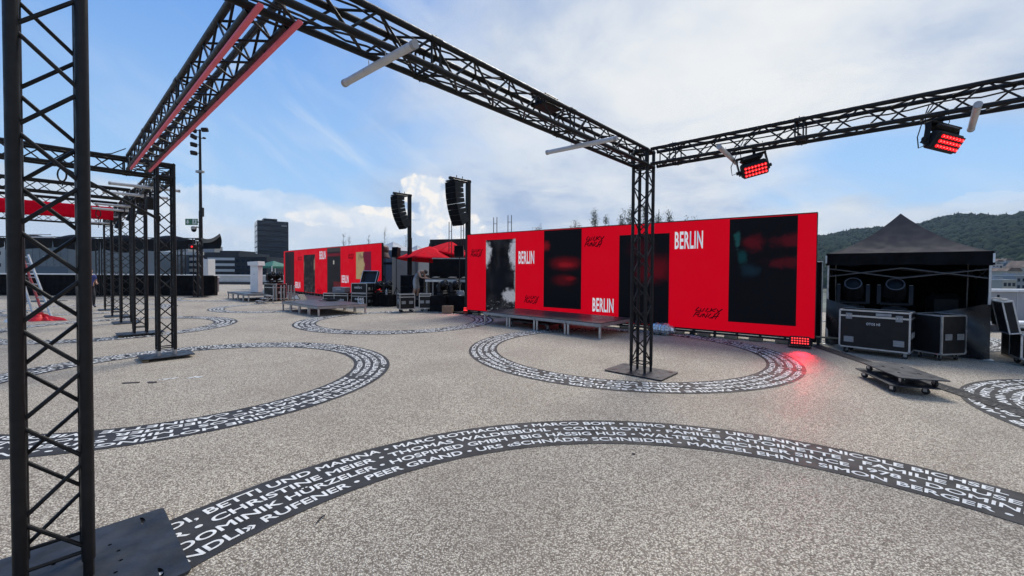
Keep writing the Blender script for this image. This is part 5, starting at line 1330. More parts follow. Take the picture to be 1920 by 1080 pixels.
for i in range(n):
    p = L0.lerp(L1, i / n); q = L0.lerp(L1, (i + 1) / n); mb.cyl((p.x, p.y + .12, 3.30 if i % 2 else 3.55), (q.x, q.y + .12, 3.55 if i % 2 else 3.30), .012, 4, caps=False)
mb.build('frame_truss', TRD, t)
t = thing('awning_wing', 'grey lined black awning wing turning up right of the tall mast', 'awning', (0, 0, 0))
AWI = mat('grey_awning_lining', (.17, .18, .185), .6, 0, .12, 2)
P = lambda u, v, y=24.6: Vector((XA(u, y), y, HT(v, y)))
def wing(u, v):
    a = P(378, 450).lerp(P(413, 442), u); b = P(378, 471).lerp(P(413, 470), u); a.z -= .18 * math.sin(math.pi * u); q = a.lerp(b, v); q.y += .15 * math.sin(v * 3); return q
mb = MB(); mb.grid(wing, 12, 8); o = mb.build('flap', AWN, t, 3); o.modifiers.new('thick', 'SOLIDIFY').thickness = .02
def wing2(u, v):
    q = wing(u, v * (.45 - .30 * u)); q.y -= .03; return q
mb = MB(); mb.grid(wing2, 12, 5); mb.build('lining', AWI, t, 3)
for i, (u0, u1, v) in enumerate(((43, 96, 446), (47, 100, 451))):
    y = 23.6; led_tube(P(u0, v, y), P(u1, v, y), 'far white tube under the left awning, %s of two' % ('upper', 'lower')[i])
t = thing('hanging_lamp', 'black lamp glowing red under the awning beside the tall mast', 'lamp', P(362, 467, 24.4)); mb = MB(); mb.box((0, 0, 0), (.34, .3, .3), bev=.04); mb.cyl((0, 0, .1), (0, 0, .5), .03, 6); mb.build('housing', BLKP, t); mb = MB(); mb.cyl((.06, -.152, 0), (.06, -.162, 0), .06, 10); mb.build('lens', LED, t)
# white cabinet and grey cart by the mast
t = thing('white_cabinet', 'tall white cabinet behind the foot of the tall mast', 'cabinet', at(391, 30.5), R(-10)); mb = MB(); mb.box((0, 0, 1.2), (.55, .6, 2.4), bev=.01); mb.build('body', WHT, t); mb = MB(); mb.box((0, -.304, 1.2), (.50, .012, 2.2)); mb.build('door', WHT, t, 0)
t = thing('grey_cart', 'grey catering cart on wheels right of the foot of the tall mast', 'cart', at(390, 27.0), R(-14)); mb = MB(); mb.box((0, 0, .66), (1.0, .7, .92), bev=.02); mb.build('body', mat('grey_cart_metal', (.30, .30, .31), .45, .3), t); mb = MB(); mb.box((0, 0, 1.15), (1.08, .78, .05), bev=.01); mb.build('top', WHT, t); casters(t, [(sx * .4, sy * .25, 0.0) for sx in (-1, 1) for sy in (-1, 1)], .07)
for x in (-.25, .25): mb = MB(); mb.box((x, -.354, .64), (.46, .012, .8)); mb.build('door', mat('grey_cart_metal', (.30, .30, .31), .45, .3), t, 0)
# ladders and the red heap behind the near tower
def ladder(label, foot, head, w, rungs, red, group):
    foot, head = Vector(foot), Vector(head); t = thing('ladder', label, 'ladder', foot, 0, group); d = head - foot; s_ = Vector((d.y, -d.x, 0)); s_ = Vector((1, 0, 0)) if s_.length < .01 else s_.normalized()
    s_ = Vector((.94, -.34, 0))
    RL = mat('red_ladder_rail', srgb(150, 50, 55), .5)
    for k in (-1, 1):
        mb = MB(); o_ = s_ * w / 2 * k; mb.cyl(o_ * 1.12, d + o_ * .9, .034, 8); mb.build('rail', RL if (red and k < 0) else ALU, t)
    for i in range(rungs):
        f = (i + .7) / rungs; mb = MB(); c_ = d * f; mb.cyl(c_ - s_ * w / 2, c_ + s_ * w / 2, .022, 6); mb.build('rung', ALU, t)
    return t
lf = G(89, 594); lh = Vector((lf.x - 1.15, lf.y + .35, 2.15))
ladder('aluminium stepladder half with one red rail, behind the near tower', lf, lh, .44, 9, True, 'stepladders behind the near tower')
lf2 = G(56, 592); ladder('plain aluminium ladder half leaning beside the red railed one', lf2, lf2 + Vector((-.85, .3, 1.75)), .46, 7, False, 'stepladders behind the near tower')
rh = G(80, 601); t = thing('red_cloth_heap', 'heap of bright red cloth on the floor at the foot of the ladders', 'cloth heap', rh)
rd = random.Random(2)
def heap_f(u, v):
    a = 2 * math.pi * u; r_ = v * (.43 + .14 * math.sin(a * 3 + 1) + .08 * math.sin(a * 7)); h_ = .16 * (1 - v * v) ** .8 * (1 + .25 * math.sin(a * 2) + .2 * math.sin(a * 5 + v * 9)) * (1 - .3 * math.cos(a))
    return (r_ * 1.15 * math.cos(a), r_ * .5 * math.sin(a), max(.006, h_ + .03 * math.sin(a * 9 + v * 14)) * (1 if v < .99 else .2))
mb = MB(); mb.grid(heap_f, 48, 12); mb.build('cloth', mat('bright_red_cloth', srgb(214, 28, 38), .6, 0, .12, 4, .3, 12), t, 2)
mb = MB(); mb.grid(lambda u, v: tuple(x * .55 + dx for x, dx in zip(heap_f(u, v), (-.5, -.35, 0))), 30, 8); mb.build('white_lining', WHT, t, 2)
t = thing('loose_base_plate', 'grey steel base plate lying on the far floor behind the ladders', 'steel plate', G(77, 565)); mb = MB(); mb.box((0, 0, .012), (1.6, 1.0, .02)); mb.build('plate', PLATE, t, 0)
# green tent behind the far stage
t = thing('green_tent', 'small green tent roof behind the far stage, left of the red wall', 'tent', at(513, 36.0), R(-20))
GRN = mat('green_tent_cloth', (.025, .14, .095), .7, 0, .1, 2); hs = 1.05; c4b = [(-hs, -hs), (hs, -hs), (hs, hs), (-hs, hs)]
for i in range(4):
    a, b = c4b[i], c4b[(i + 1) % 4]; mb = MB(); mb.grid(lambda u, v: ((a[0] + (b[0] - a[0]) * u) * (1 - v), (a[1] + (b[1] - a[1]) * u) * (1 - v), 1.95 + .48 * v), 4, 4); mb.build('roof_panel', GRN, t, 2)
    mb = MB(); mb.box((a[0], a[1], .97), (.05, .05, 1.95)); mb.build('post', WHT, t, 0)
    mb = MB(); mb.add([(a[0], a[1], 1.78), (b[0], b[1], 1.78), (b[0], b[1], 1.95), (a[0], a[1], 1.95)], [(0, 1, 2, 3)]); mb.build('valance', GRN, t, 0)
# ladder-like truss ends above the walls
for u, v0, y, lab in ((844, 417, 22, 'first'), (866.5, 415, 21.6, 'second'), (928, 408, 18.3, 'third'), (955, 404, 17.6, 'fourth')):
    p = at(u, y); hz = HT(v0, y); t = thing('frame_ladder', 'thin metal frame with cross rungs rising above the red walls, %s from the left' % lab, 'metal frame', p, R(-35), 'thin frames above the walls')
    for s_ in (-1, 1): mb = MB(); mb.cyl((s_ * .09, 0, 0.01), (s_ * .09, 0, hz), .02, 6); mb.build('upright', ALUD if u > 900 else TRD, t)
    z = .4
    while z < hz - .1:
        mb = MB(); mb.cyl((-.09, 0, z), (.09, 0, z), .013, 5); mb.build('rung', ALUD, t); z += .42
# ------------------------------------------------------------------ people
def person(label, loc, rz, J, clothes, hair=True, cap=None, scale=1.0, holding=None):
    """J: joint name -> local position (x right, -y forward, z up). One skinned body; clothes coloured by bone."""
    edges = [('pelvis', 'spine'), ('spine', 'chest'), ('chest', 'neck'), ('neck', 'head'), ('chest', 'sh_l'), ('sh_l', 'el_l'), ('el_l', 'wr_l'), ('wr_l', 'ha_l'), ('chest', 'sh_r'), ('sh_r', 'el_r'), ('el_r', 'wr_r'), ('wr_r', 'ha_r'),
             ('pelvis', 'hip_l'), ('hip_l', 'kn_l'), ('kn_l', 'an_l'), ('an_l', 'to_l'), ('pelvis', 'hip_r'), ('hip_r', 'kn_r'), ('kn_r', 'an_r'), ('an_r', 'to_r')]
    rad = dict(pelvis=(.155, .115), spine=(.145, .105), chest=(.165, .115), neck=(.055, .055), head=(.05, .05), sh_l=(.066, .066), sh_r=(.066, .066), el_l=(.044, .044), el_r=(.044, .044), wr_l=(.030, .030), wr_r=(.030, .030), ha_l=(.036, .022), ha_r=(.036, .022),
               hip_l=(.098, .1), hip_r=(.098, .1), kn_l=(.062, .064), kn_r=(.062, .064), an_l=(.044, .046), an_r=(.044, .046), to_l=(.042, .034), to_r=(.042, .034))
    if clothes.get('wide'): rad['kn_l'] = rad['kn_r'] = (.085, .085)
    names = list(J); idx = {n: i for i, n in enumerate(names)}
    me = bpy.data.meshes.new('body'); me.from_pydata([Vector(J[n]) * scale for n in names], [(idx[a], idx[b]) for a, b in edges], [])
    o = bpy.data.objects.new('tmp', me); COL.objects.link(o)
    o.modifiers.new('skin', 'SKIN'); o.modifiers.new('sub', 'SUBSURF').levels = 2
    sl = me.skin_vertices[0].data if me.skin_vertices else None
    if sl is None:
        me.attributes.new  # pragma: no cover
    for n in names:
        sl[idx[n]].radius = (rad[n][0] * scale, rad[n][1] * scale); sl[idx[n]].use_root = (n == 'pelvis')
    dg = bpy.context.evaluated_depsgraph_get(); ev = o.evaluated_get(dg); bm_ = bpy.data.meshes.new_from_object(ev)
    bpy.data.objects.remove(o)
    mb = MB(); mb.v = [tuple(v.co) for v in bm_.vertices]; mb.f = [tuple(p.vertices) for p in bm_.polygons]; mb.mi = []
    mats = clothes['mats']; bone = clothes['bone']
    for p in bm_.polygons:
        c = p.center; best = None
        for a, b in edges:
            A_, B_ = Vector(J[a]) * scale, Vector(J[b]) * scale; ab = B_ - A_; tt = max(0, min(1, (c - A_).dot(ab) / max(1e-6, ab.length_squared))); dd_ = (A_ + ab * tt - c).length
            if best is None or dd_ < best[0]: best = (dd_, a, b, tt)
        mb.mi.append(bone(best[1], best[2], best[3]))
    # head with face, hands with fingers: grown into the same mesh
    H = Vector(J['head']) * scale; Nn = Vector(J['neck']) * scale; up = (H - Nn).normalized(); fwd = Vector(J.get('_look', (0, -1, 0))); fwd = (fwd - up * fwd.dot(up)).normalized(); side = fwd.cross(up)
    HM = Matrix((side.to_4d(), fwd.to_4d(), up.to_4d(), (0, 0, 0, 1))).transposed(); HM.col[3] = (H.x, H.y, H.z, 1); HM = Matrix([[HM[r][c] for c in range(4)] for r in range(4)])
    for r_ in range(3): HM[r_][3] = H[r_]
    s0 = .112 * scale; mb.cur = 0
    def hadd(f):
        k = len(mb.v); f(); mb.v[k:] = [tuple(HM @ Vector(v)) for v in mb.v[k:]]
    hadd(lambda: mb.ball((0, 0, .05 * scale), s0, 16, 12, (.74, .90, 1.08)))
    hadd(lambda: mb.ball((0, .045 * scale, -.03 * scale), .062 * scale, 10, 8, (.85, .8, .9)))
    hadd(lambda: mb.ball((0, .105 * scale, .025 * scale), .020 * scale, 8, 6, (.7, 1, 1.3)))
    for k in (-1, 1): hadd(lambda: mb.ball((k * .082 * scale, -.01 * scale, .04 * scale), .028 * scale, 8, 6, (.35, .7, 1.1)))
    for nm in ('l', 'r'):
        w, h = Vector(J['wr_' + nm]) * scale, Vector(J['ha_' + nm]) * scale; d = (h - w).normalized(); a = d.orthogonal().normalized(); b = d.cross(a)
        for k in range(4):
            o0 = h - d * .02 * scale + a * (k - 1.5) * .017 * scale; ln = (.058, .07, .066, .05)[k] * scale
            mb.tube([o0, o0 + d * ln * .55, o0 + d * ln * .9 + b * ln * .25, o0 + d * ln * 1.0 + b * ln * .5], .008 * scale, 6, [.0095 * scale, .0088 * scale, .008 * scale, .005 * scale])
        o0 = w.lerp(h, .4) + a * .026 * scale; mb.tube([o0, o0 + a * .02 * scale + d * .02 * scale, o0 + a * .026 * scale + d * .045 * scale + b * .01 * scale], .009 * scale, 6, [.012 * scale, .010 * scale, .007 * scale])
    p = thing('person', label, 'person', loc, rz)
    mb.build('body', mats, p, 2.5)
    if hair:
        hb = MB()
        def hf(u, v):
            a_ = 2 * math.pi * u; th_ = (math.pi * .56 if math.sin(a_) < .15 else math.pi * .36) * v; rr = s0 * 1.07
            return HM @ Vector((rr * .76 * math.sin(th_) * math.cos(a_), rr * .93 * math.sin(th_) * math.sin(a_), .05 * scale + rr * 1.08 * math.cos(th_)))
        hb.grid(hf, 20, 8); hb.build('hair', cap or HAIR, p, 3)
    eb = MB()
    for k in (-1, 1): k2 = len(eb.v); eb.ball((k * .032 * scale, .093 * scale, .052 * scale), .010 * scale, 8, 6); eb.v[k2:] = [tuple(HM @ Vector(v)) for v in eb.v[k2:]]
    eb.build('eyes', HAIR, p)
    ml = MB(); k2 = 0; ml.ball((0, .094 * scale, -.028 * scale), .022 * scale, 8, 5, (1, .35, .28)); ml.v = [tuple(HM @ Vector(v)) for v in ml.v]; ml.build('mouth', mat('lips', (.26, .11, .09), .5), p)
    return p
def rot2(v, a):
    return v
GRYS = mat('grey_tank_top', (.22, .23, .25), .85, 0, .1, 12, .2, 60); GRYT = mat('pale_grey_shorts', (.33, .33, .33), .85, 0, .1, 10, .2, 60)
BLUS = mat('blue_shirt', (.035, .055, .20), .8, 0, .12, 12, .2, 60); DKT = mat('dark_trousers', (.016, .017, .022), .8, 0, .2, 8, .2, 60); SHO = mat('dark_shoes', (.03, .035, .05), .6); JNS = mat('blue_jeans', (.04, .06, .11), .85, 0, .2, 10); BTS = mat('black_tshirt', (.012, .012, .014), .85, 0, .2, 8)
def dress(mats, torso, sleeve, leg, shoe, leg_to=1.0, sleeve_to=.55):
    """returns material slot chooser; slots: 0 skin"""
    def bone(a, b, t):
        if a in ('neck',) or b == 'head': return 0
        if a == 'chest' and b == 'neck': return torso if t < .55 else 0
        if a in ('pelvis', 'spine', 'chest') and b in ('spine', 'chest'): return leg if (a == 'pelvis' and t < .35) else torso
        if b.startswith('sh'): return torso
        if a.startswith('sh'): return sleeve if t < sleeve_to else 0
        if a.startswith('el') or a.startswith('wr'): return 0
        if b.startswith('hip') or a.startswith('hip'): return leg
        if a.startswith('kn'): return leg if t < leg_to else 0
        return shoe
    return dict(mats=mats, bone=bone)
# walking person, seen from the side, striding right to left with one leg far back
walk = dict(pelvis=(0, 0, .93), spine=(0, -.02, 1.13), chest=(0, -.05, 1.36), neck=(0, -.07, 1.50), head=(0, -.09, 1.58),
            sh_l=(.18, -.05, 1.40), el_l=(.23, .06, 1.16), wr_l=(.22, -.12, 1.04), ha_l=(.21, -.19, 1.06), sh_r=(-.18, -.05, 1.40), el_r=(-.23, .02, 1.14), wr_r=(-.2, -.2, 1.08), ha_r=(-.18, -.27, 1.10),
            hip_l=(.095, 0, .88), kn_l=(.10, -.16, .50), an_l=(.10, -.13, .09), to_l=(.10, -.31, .04), hip_r=(-.095, 0, .88), kn_r=(-.10, .10, .49), an_r=(-.10, .42, .19), to_r=(-.10, .33, .05), _look=(0, -1, -.05))
look = walk.pop('_look')
def with_look(J, l):
    J = dict(J); return J, l
def make_person(label, loc, rz, J, look, clothes, **kw):
    class D(dict):
        pass
    d = D(J); d.get_look = look
    orig = d.get
    d.get = lambda k, de=None: look if k == '_look' else orig(k, de)
    return person(label, loc, rz, d, clothes, **kw)
wp = G(168, 576.5)
make_person('person in a blue shirt and dark trousers striding along the far left bar', wp, R(62), walk, (0, -1, -.05), dress([SKIN, BLUS, DKT, SHO], 1, 1, 2, 3), scale=.965)
t = thing('waist_pouch', 'small pale pouch at the hip of the striding person', 'pouch', wp + Vector((-.02, -.18, .98))); mb = MB(); mb.box((0, 0, 0), (.16, .06, .09), bev=.02); mb.build('pouch', WHT, t)
# man bending over the subwoofers
bend = dict(pelvis=(0, .04, .90), spine=(0, -.02, 1.10), chest=(.0, -.22, 1.28), neck=(0, -.36, 1.33), head=(0, -.45, 1.31),
            sh_l=(.19, -.25, 1.29), el_l=(.24, -.36, 1.02), wr_l=(.16, -.58, .98), ha_l=(.14, -.66, .97), sh_r=(-.19, -.25, 1.29), el_r=(-.24, -.40, 1.04), wr_r=(-.14, -.60, 1.0), ha_r=(-.12, -.68, .99),
            hip_l=(.10, .05, .86), kn_l=(.15, .00, .48), an_l=(.17, .08, .09), to_l=(.19, -.12, .04), hip_r=(-.10, .05, .86), kn_r=(-.16, -.02, .48), an_r=(-.19, .06, .09), to_r=(-.21, -.14, .04))
cl = dress([SKIN, GRYS, GRYT, SHO], 1, 0, 2, 3, leg_to=.02, sleeve_to=0); cl['wide'] = True
mp_ = at(781, 19.95) + Vector((0, 0, .352))
make_person('man in a grey tank top and pale shorts bending over the black stack', mp_, R(68), bend, (.1, -.5, -.85), cl, scale=.98)
# worker half hidden behind the ladders
wk = dict(pelvis=(0, 0, .92), spine=(0, -.02, 1.12), chest=(0, -.06, 1.34), neck=(0, -.09, 1.48), head=(0, -.11, 1.56),
          sh_l=(.18, -.07, 1.38), el_l=(.26, -.22, 1.18), wr_l=(.24, -.46, 1.12), ha_l=(.23, -.54, 1.13), sh_r=(-.18, -.07, 1.38), el_r=(-.24, -.24, 1.2), wr_r=(-.2, -.46, 1.25), ha_r=(-.18, -.54, 1.27),
          hip_l=(.10, 0, .87), kn_l=(.13, -.05, .48), an_l=(.15, .05, .09), to_l=(.16, -.14, .04), hip_r=(-.10, 0, .87), kn_r=(-.13, -.02, .48), an_r=(-.15, .06, .09), to_r=(-.17, -.13, .04))
make_person('worker in a black T-shirt and jeans behind the ladders and the near tower', G(36, 589), R(75), wk, (0, -1, -.1), dress([SKIN, BTS, JNS, SHO], 1, 1, 2, 3), scale=.95)

# ------------------------------------------------------------------ plants behind the walls
LEAF = mat('olive_leaf', (.10, .115, .07), .7, 0, .4, 9); LEAFR = mat('reddish_twig_leaf', (.13, .075, .06), .8, 0, .4, 9); BARK = mat('grey_bark', (.10, .085, .07), .85, 0, .3, 12)
def slim_tree(label, p, h, spread, leaves, lm, seed, base_z=0.0):
    rd = random.Random(seed); t = thing('slim_tree', label, 'tree', p, 0, 'slim trees and shrubs behind the red walls')
    tr = MB(); tw = MB(); lf = MB()
    tr.tube([(0.0, 0, .005), (rd.uniform(-.05, .05), 0, h * .4), (rd.uniform(-.08, .08), rd.uniform(-.06, .06), h * .97)], .03, 6, [.045, .03, .008]); tr.build('trunk', BARK, t)
    for i in range(int(10 + h * 5)):
        z = h * (.45 + .53 * rd.random()); a = rd.uniform(0, 6.28); ln = spread * (1.0 - z / h * .75) * rd.uniform(.5, 1.1); up = rd.uniform(.5, 1.1)
        p1 = Vector((ln * .5 * math.cos(a), ln * .5 * math.sin(a), z + ln * .4 * up)); p2 = Vector((ln * .75 * math.cos(a + .2), ln * .75 * math.sin(a + .2), z + ln * up))
        tw.tube([(0, 0, z), p1, p2], .006, 4, [.010, .007, .003])
        for k in range(leaves):
            c = p1.lerp(p2, rd.random()) if rd.random() < .7 else Vector((0, 0, z)).lerp(p1, rd.random()); c += Vector((rd.gauss(0, .06), rd.gauss(0, .06), rd.gauss(0, .10)))
            n_ = Vector((rd.uniform(-1, 1), rd.uniform(-1, 1), rd.uniform(-1, 1))).normalized(); a1 = n_.orthogonal().normalized(); b1 = n_.cross(a1); s_ = rd.uniform(.016, .036)
            lf.add([c - a1 * s_, c + b1 * s_ * .5, c + a1 * s_, c - b1 * s_ * .5], [(0, 1, 2, 3)])
    tw.build('twigs', BARK, t)
    if leaves: lf.build('crown', lm, t, 0)
for i, (u, v0, y, sp, lv, m_, lab) in enumerate(((1113, 399, 19.0, .35, 16, LEAF, 'slim leafy tree just right of the second picture of the nearer wall'), (1136, 408, 18.5, .3, 14, LEAF, 'short leafy tree above the upper black logo of the nearer wall'), (1165, 399, 18.0, .3, 16, LEAF, 'slim leafy tree just left of the middle tower'), (1180, 391, 17.6, .32, 18, LEAF, 'tall slim leafy tree right behind the middle tower'),
        (1208, 384, 17.2, .34, 18, LEAF, 'tallest slim tree, seen through the middle tower'), (1233, 388, 16.9, .34, 16, LEAF, 'wispy tree just right of the middle tower'), (1252, 402, 16.6, .3, 14, LEAF, 'low wispy shrub above the right BERLIN word'), (1283, 406, 16.2, .3, 8, LEAF, 'sparse shrub farthest right above the nearer wall'), (1300, 409, 15.9, .25, 6, LEAF, 'tiny sparse shrub top right of the right BERLIN word'),
        (645, 442, 27, .5, 0, LEAF, 'bare twiggy tree above the right half of the farther red wall'), (655, 446, 27.4, .4, 0, LEAF, 'smaller bare twiggy tree above the farther red wall'), (691, 445, 26.5, .4, 0, LEAF, 'thin bare tree above the right end of the farther red wall'), (722, 430, 30.5, .55, 1, LEAF, 'taller bare tree above the grey tent'), (760, 446, 33.0, .5, 0, LEAF, 'bare tree top behind the left loudspeaker mast'))):
    slim_tree(lab, at(u, y), HT(v0 - 3, y), sp * 1.5, int(lv * 3), m_, 40 + i)
def shrub(label, p, w, h, seed):
    rd = random.Random(seed); t = thing('twiggy_shrub', label, 'shrub', p, 0, 'twiggy shrubs above the nearer wall'); tw = MB(); lf = MB()
    for i in range(90):
        a = rd.uniform(0, 6.28); r_ = w * math.sqrt(rd.random()); x, y = r_ * math.cos(a), r_ * .5 * math.sin(a); hh = h * (1 - .3 * (r_ / w) ** 2) * rd.uniform(.86, 1.02)
        tw.tube([(x * .4, y * .4, .004), (x * .8, y * .8, hh * .6), (x + rd.gauss(0, .04), y, hh)], .006, 4, [.012, .008, .003])
        for k in range(14):
            c = Vector((x, y, hh - abs(rd.gauss(0, .22)))) + Vector((rd.gauss(0, .07), rd.gauss(0, .07), 0)); n_ = Vector((rd.uniform(-1, 1), rd.uniform(-1, 1), rd.uniform(-1, 1))).normalized(); a1 = n_.orthogonal().normalized(); b1 = n_.cross(a1); s_ = rd.uniform(.015, .04)
            lf.add([c - a1 * s_, c + b1 * s_ * .5, c + a1 * s_, c - b1 * s_ * .5], [(0, 1, 2, 3)])
    tw.build('twigs', BARK, t); lf.build('foliage', LEAFR, t, 0)
shrub('reddish twiggy shrub top left of the second picture of the nearer wall', at(1008, 20.5), .72, HT(419, 20.5), 1)
shrub('reddish twiggy shrub top above the second picture of the nearer wall', at(1080, 19.5), .62, HT(411, 19.5), 2)

# ------------------------------------------------------------------ city
GLASSD = mat('dark_window_glass', (.008, .016, .030), .15, 0, .2, .1, spec=.4); FAC = mat('grey_facade', (.22, .23, .24), .7, 0, .08, .05); FACB = mat('black_facade', (.007, .010, .017), .35, 0, .3, .06, spec=.35); FACW = mat('white_facade_band', (.52, .53, .53), .7, 0, .06, .05); FACBL = mat('blue_grey_facade', (.06, .085, .12), .4, 0, .15, .05); ROOF = mat('brown_tiled_roof', (.14, .095, .07), .85, 0, .25, .4); STUC = mat('beige_stucco', (.36, .32, .26), .8, 0, .1, .2); FACP = mat('pale_facade', (.42, .41, .39), .75, 0, .08, .2)
ZB = -15.0
def uspan(u0, u1, y): return XA(u0, y), XA(u1, y)
def block(name, label, u0, u1, v, y, depth, wall, cat='building'):
    x0, x1 = uspan(u0, u1, y); zt = HT(v, y); t = thing(name, label, cat, ((x0 + x1) / 2, y + depth / 2, ZB)); mb = MB(); mb.box((0, 0, (zt - ZB) / 2), (x1 - x0, depth, zt - ZB)); mb.build('wall', wall, t, 0); return t, x1 - x0, depth, zt - ZB
def bands(t, w, d, h, z0, n, gap, bh, m, name='window_band'):
    for i in range(n):
        mb = MB(); z = z0 + i * gap; mb.box((0, -d / 2 - .05, z), (w * .985, .14, bh)); mb.box((w / 2 + .05, 0, z), (.14, d * .97, bh)); mb.box((-w / 2 - .05, 0, z), (.14, d * .97, bh)); mb.build(name, m, t, 0)
def windows(t, w, d, h, nx, nz, z0, z1, ww, wh, m=None):
    me = MB().box((0, 0, 0), (ww, .12, wh)).mesh('window', m or GLASSD, 0)
    for i in range(nx):
        for j in range(nz): link(me, 'window', t, Matrix.Translation(((i + .5) / nx * w * .94 - w * .47, -d / 2 - .02, z0 + (z1 - z0) * j / max(1, nz - 1))))
# black glass tower (two faces seen: its corner towards us)
zt = HT(420, 260) - ZB; t = thing('glass_tower', 'black glass office tower on the left skyline', 'tower', (XA(502, 258), 262, ZB), R(36)); w, d = 16.5, 19.5
mb = MB(); mb.box((0, 0, zt / 2), (w, d, zt)); mb.build('wall', FACB, t, 0)
nf = 16
for i in range(nf):
    mb = MB(); z = zt - 1.2 - i * 3.25; mb.box((0, -d / 2 - .03, z), (w * .97, .10, 2.35)); mb.build('window_band', GLASSD, t, 0)
    mb = MB(); mb.box((-w / 2 - .03, 0, z), (.10, d * .97, 2.35)); mb.build('window_band', GLASSD, t, 0)
mb = MB(); mb.box((-1, 0, zt + .9), (w * .45, d * .55, 1.8)); mb.build('roof_plant', FACB, t, 0); mb = MB(); mb.cyl((-3, 1, zt), (-3, 1, zt + 3.2), .08, 5); mb.cyl((2, -1, zt + 1.8), (2, -1, zt + 2.6), .1, 5); mb.box((w * .36, -d / 2 - .1, zt - 2.6), (3.0, .1, .8)); mb.build('antenna', FAC, t, 0)
t, w, d, h = block('office_block', 'black office block with white bands left of the glass tower', 383, 448, 477, 190, 24, FACB); bands(t, w * .82, d, h, h - 3.0, 5, -2.6, 1.15, FACW, 'white_band')
mb = MB(); mb.box((-w * .1, 2, h + .55), (w * .6, d * .5, 1.1)); mb.build('roof_plant', FACB, t, 0)
t, w, d, h = block('office_block', 'low black office block right in front of the glass tower', 440, 500, 485, 175, 20, FACB); windows(t, w, d, h, 6, 3, h - 7, h - 1.8, 1.3, 1.1)
t, w, d, h = block('office_block', 'pale striped office block seen between the left towers and the mast', 283, 372, 476, 200, 22, FACP); bands(t, w, d, h, h - 2.2, 6, -2.7, 1.3, GLASSD); mb = MB(); mb.box((-3, 0, h + 1), (8, 8, 2)); mb.box((9, 2, h + 1.6), (6, 6, 3.2)); mb.build('roof_plant', FAC, t, 0)
t, w, d, h = block('slender_tower', 'slim pale tower peeking above the striped block by the mast', 366, 384, 461, 330, 12, FACP, 'tower'); bands(t, w, d, h, h - 2, 9, -3.2, 1.4, GLASSD)
t, w, d, h = block('glass_block', 'blue grey glass block behind the left row of towers', 205, 288, 482, 180, 22, FACBL); windows(t, w, d, h, 9, 4, h - 10, h - 2, 1.7, 1.6)
t, w, d, h = block('apartment_block', 'pale apartment block with dark balconies right of the near tower', 176, 193, 470, 150, 14, FACP); windows(t, w, d, h, 3, 4, h - 8, h - 2, .8, .9)
t, w, d, h = block('apartment_block', 'low pale flats with stacked dark balconies beside the near tower', 158, 174, 473, 150, 14, FAC)
for i in range(5): mb = MB(); mb.box((0, -d / 2 - .4, h - 1.4 - i * 1.9), (w * .9, .8, .7)); mb.build('balcony', FACB, t, 0)
t, w, d, h = block('grey_hall', 'large grey panelled hall seen through the near tower', 10, 128, 452, 120, 30, FACBL)
for i in range(9): mb = MB(); mb.box((-w / 2 + (i + .5) * w / 9, -d / 2 - .04, h - 5), (w / 9 * .94, .10, 6.5)); mb.build('wall_panel', mat('grey_glass_panel', (.10, .12, .14), .3, 0, .15, .08), t, 0)
for i, (u, v) in enumerate(((88, 473), (88, 487))): mb = MB(); mb.box((XA(u, 120) - t.location.x, -d / 2 - .12, HT(v, 120) - ZB), (1.8, .08, .22)); mb.build('light_strip', FACW, t, 0)
t, w, d, h = block('warehouse', 'pale low warehouse at the extreme left skyline', -160, 30, 470, 140, 30, FACP); windows(t, w, d, h, 10, 2, h - 6, h - 2, 1.6, 1.2)
# houses below the hill on the right
rd = random.Random(11)
hs_ = [(1852, 1880, 489, 330, 'flat', FACP, 'pale flat roofed block half hidden by the tent edge'), (1872, 1893, 497, 300, 'flat', FACW, 'white flat roofed block beside the tent edge'), (1888, 1916, 502, 262, 'roof', STUC, 'long house with a brown roof in the middle of the right town'), (1904, 1945, 511, 230, 'flat', FAC, 'grey block with tall window strips at the right edge'), (1863, 1890, 513, 240, 'flat', FAC, 'low grey block with a dark loading bay beside the tent'), (1880, 1906, 519, 215, 'flat', STUC, 'lowest beige block just above the right parapet'),
       (1868, 1880, 484, 420, 'roof', STUC, 'small house on the hill foot beside the tent roof'), (1884, 1899, 482, 430, 'roof', FACP, 'pale gabled house with a small spire on the hill foot'), (1912, 1950, 486, 380, 'flat', FACBL, 'blue glass block at the extreme right'), (1930, 1990, 495, 300, 'roof', STUC, 'brown roofed house beyond the right edge')]
for (u0, u1, v, y, kind, m_, lab) in hs_:
    y = y * .72; t, w, d, h = block('town_house', lab + ' of the photo' if False else lab, u0, u1, v, y, 11, m_)
    if kind == 'roof':
        mb = MB(); rh_ = w * .22; mb.prism([(-w / 2 - .3, 0), (w / 2 + .3, 0), (w / 2 - w * .2, rh_), (-w / 2 + w * .2, rh_)], Matrix(((1, 0, 0, 0), (0, 0, -1, d / 2 + .3), (0, 1, 0, h), (0, 0, 0, 1))), d + .6); r_ = mb.build('roof', ROOF, t, 0); mb = MB(); mb.box((w * .2, 0, h + rh_), (.7, .7, 1.6)); mb.build('chimney', STUC, r_, 0)
    else: mb = MB(); mb.box((w * .1, 0, h + .5), (w * .4, d * .4, 1.0)); mb.build('roof_plant', FAC, t, 0); mb = MB(); mb.box((0, 0, h + .1), (w + .3, d + .3, .2)); mb.build('roof_edge', FACW, t, 0)
    windows(t, w, d, h, max(3, int(w / 2.0)), 3, h - 7, h - 1.6, 1.0, 1.3)

